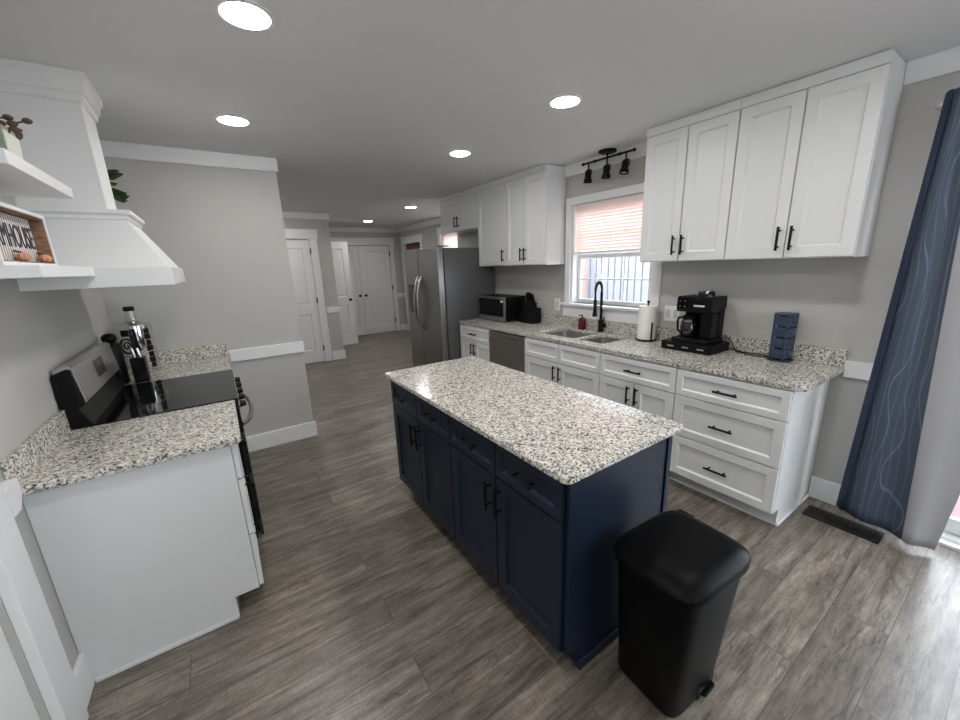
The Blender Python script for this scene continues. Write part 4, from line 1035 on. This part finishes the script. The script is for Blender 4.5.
# tin planter on upper shelf
def planter(x, y, z, hx, hy, h, label, name='tin_planter'):
    return None
PZ = 1.9745; pxx, pyy = -0.555, 2.125
tp = thing('tin_planter', (pxx, pyy, PZ), 'sage painted square tin with twigs on the upper left shelf', 'planter')
def sq(k, z): return [(pxx-0.055*k, pyy-0.075*k, z), (pxx+0.055*k, pyy-0.075*k, z), (pxx+0.055*k, pyy+0.075*k, z), (pxx-0.055*k, pyy+0.075*k, z)]
build('tin', MB().loft([sq(0.9, PZ), sq(1.0, PZ+0.13), sq(0.95, PZ+0.13), sq(0.87, PZ+0.02)]), tin_m, tp, bevel=0.003)
build('front_label', MB().faces([(pxx+0.0515, pyy-0.06, PZ+0.012), (pxx+0.0515, pyy+0.06, PZ+0.012), (pxx+0.0563, pyy+0.065, PZ+0.115), (pxx+0.0563, pyy-0.065, PZ+0.115), (pxx+0.048, pyy-0.06, PZ+0.012), (pxx+0.048, pyy+0.06, PZ+0.012), (pxx+0.0535, pyy+0.065, PZ+0.115), (pxx+0.0535, pyy-0.065, PZ+0.115)],
      [(0, 1, 2, 3), (7, 6, 5, 4), (0, 4, 5, 1), (1, 5, 6, 2), (2, 6, 7, 3), (3, 7, 4, 0)]), mat('pale_label_paper', srgb(214, 216, 206), 0.7, bump=(40, 0.6)), tp)
tw = MB(); lfm = MB()
for k in range(9):
    a = random.uniform(0, 2*PI); L = random.uniform(0.06, 0.12)
    p0 = Vector((pxx+random.uniform(-0.03, 0.03), pyy+random.uniform(-0.04, 0.05), PZ+0.05)); p1 = p0+Vector((math.cos(a)*0.05, math.sin(a)*0.05, 0.07+L*0.4)); p2 = p1+Vector((math.cos(a)*0.04, math.sin(a)*0.05, 0.012))
    tw.tube([p0, p1, p2], 0.003, 6)
    for q in (p1, p2): lfm.ell(tuple(q), 0.014, 0.011, 0.010, 8, 6)
tw.tube([(pxx+0.03, pyy+0.05, PZ+0.10), (pxx+0.05, pyy+0.08, PZ+0.13), (pxx+0.055, pyy+0.13, PZ+0.165)], 0.0035, 6)
lfm.ell((pxx+0.05, pyy+0.065, PZ+0.135), 0.02, 0.028, 0.02, 10, 7)
build('twigs', tw, twig_m, tp, smooth=True); build('seed_heads', lfm, twig_m, tp, smooth=True)

# plant behind hood
gx, gy = -0.50, 3.47
gp = thing('potted_plant', (gx, gy, PZ), 'green leafy plant peeking out behind the range hood', 'plant')
build('pot', MB().lathe([(0.045, 0), (0.06, 0.10), (0.055, 0.10), (0.042, 0.01)], (gx, gy, PZ), 20), tin_m, gp, smooth=True)
fo = MB(); stm = MB()
for k in range(16):
    a = random.uniform(0, 2*PI) if k > 6 else random.uniform(-0.7, 0.9); L = random.uniform(0.06, 0.125); zt_ = random.uniform(0.0, 0.2)
    p0 = Vector((gx, gy, PZ+0.08)); p1 = p0+Vector((math.cos(a)*L*0.5, math.sin(a)*L*0.5, zt_*0.8+0.03)); p2 = p0+Vector((math.cos(a)*L, math.sin(a)*L, zt_))
    stm.tube([p0, p1, p2], 0.002, 5)
    for s_ in range(5):
        c_ = p1.lerp(p2, s_/4); sd = Vector((-math.sin(a), math.cos(a), 0))
        for q in (-1, 1):
            dvec = (sd*q*0.8+Vector((math.cos(a), math.sin(a), 0.2))).normalized(); t0 = c_; t1 = c_+dvec*0.045; wv_ = (dvec.cross(Vector((0, 0, 1))).normalized()*0.6+Vector((0, 0, 0.8)))*0.013
            fo.faces([t0, t0.lerp(t1, 0.45)+wv_, t1, t0.lerp(t1, 0.45)-wv_, t0.lerp(t1, 0.45)+Vector((0, 0, 0.004))], [(0, 1, 4), (1, 2, 4), (2, 3, 4), (3, 0, 4), (0, 3, 2, 1)])
build('stems', stm, leaf_m, gp); o = build('leaves', fo, leaf_m, gp); o['kind'] = 'stuff'

# big steel bottle and black things behind the stove
jx, jy = -0.545, 3.70
jb = thing('steel_bottle', (jx, jy, CT1), 'large shiny metal bottle with black lettering in the corner behind the stove', 'bottle')
build('body', MB().lathe([(0.097, 0), (0.102, 0.006), (0.102, 0.33), (0.100, 0.345), (0.085, 0.355), (0.036, 0.368)], (jx, jy, CT1), 40), chrome_m, jb, smooth=True)
build('neck', MB().lathe([(0.038, 0.3685), (0.030, 0.40), (0.026, 0.445)], (jx, jy, CT1), 28), chrome_m, jb, smooth=True)
build('cap', MB().lathe([(0.031, 0.4455), (0.032, 0.45), (0.031, 0.472), (0.027, 0.476)], (jx, jy, CT1), 24), blackpl_m, jb, smooth=True)
def patch(mb, a0, a1, z0, z1, r=0.1028, nn=5):
    vs = []
    for i in range(nn+1):
        a = math.radians(a0+(a1-a0)*i/nn)
        for rr_ in (r-0.0012, r):
            for zz in (z0, z1): vs.append((jx+rr_*math.cos(a), jy+rr_*math.sin(a), CT1+zz))
    fs = []
    for i in range(nn):
        b0, b1 = i*4, (i+1)*4
        fs += [(b0+2, b1+2, b1+3, b0+3), (b0, b0+1, b1+1, b1), (b0, b1, b1+2, b0+2), (b0+1, b0+3, b1+3, b1+1)]
    fs += [(0, 2, 3, 1), (nn*4, nn*4+1, nn*4+3, nn*4+2)]
    mb.faces(vs, fs)
lt = MB()
for k, (dz, wd) in enumerate(((0.30, 13), (0.26, 16), (0.215, 12), (0.175, 16), (0.13, 13), (0.09, 15), (0.05, 12))): patch(lt, -42-wd*0.8, -42+wd*0.8, dz-0.0185, dz+0.0185)
patch(lt, -128, -100, 0.275, 0.32); patch(lt, -90, -78, 0.17, 0.325)
build('lettering', lt, black_m, jb)
em = MB()
rings = []
for k in range(20):
    a = 2*PI*k/20; ang = math.radians(-116)+0.42*math.cos(a); rings.append((jx+0.1045*math.cos(ang), jy+0.1045*math.sin(ang), CT1+0.205+0.052*math.sin(a)))
em.tube(rings+[rings[0]], 0.0055, 6)
rings2 = []
for k in range(16):
    a = 2*PI*k/12; rr_ = 0.26-0.014*k; ang = math.radians(-116)+rr_*math.cos(a); rings2.append((jx+0.104*math.cos(ang), jy+0.104*math.sin(ang), CT1+0.205+0.125*rr_*math.sin(a)))
em.tube(rings2, 0.004, 6)
build('round_emblem', em, black_m, jb)
ux, uy = -0.505, 3.33
ub = thing('utensil_box', (ux, uy, CT1), 'small black utensil box with steel handles between stove and metal bottle', 'utensil holder')
build('box', MB().box(ux-0.04, ux+0.035, uy-0.04, uy+0.04, CT1, CT1+0.165), blackpl_m, ub, bevel=0.004)
build('slanted_panel', MB().prism([(ux-0.02, CT1+0.02), (ux+0.025, CT1+0.02), (ux+0.025, CT1+0.07)], 'y', uy-0.0425, uy-0.0402), display_m, ub)
for k, xx in enumerate((ux-0.015, ux+0.012)):
    u_ = thing('steel_utensil', (xx, uy, CT1+0.1655), ['left steel utensil handle sticking up from the black box', 'right steel utensil handle sticking up from the black box'][k], 'utensil', 'steel utensils in the black box')
    build('handle', MB().tube([(xx, uy, CT1+0.1658), (xx-0.003, uy, CT1+0.20), (xx-0.006, uy, CT1+0.225)], 0.007, 8), chrome_m, u_, smooth=True)
bx, by = -0.625, 3.36
bo = thing('round_canister', (bx, by, CT1), 'round black canister peeking over the stove back panel in the corner', 'canister')
build('body', MB().lathe([(0.045, 0), (0.05, 0.01), (0.05, 0.255), (0.04, 0.27)], (bx, by, CT1), 24), blackpl_m, bo, smooth=True)
build('lid', MB().ell((bx, by, CT1+0.302), 0.040, 0.040, 0.034), blackpl_m, bo, smooth=True)
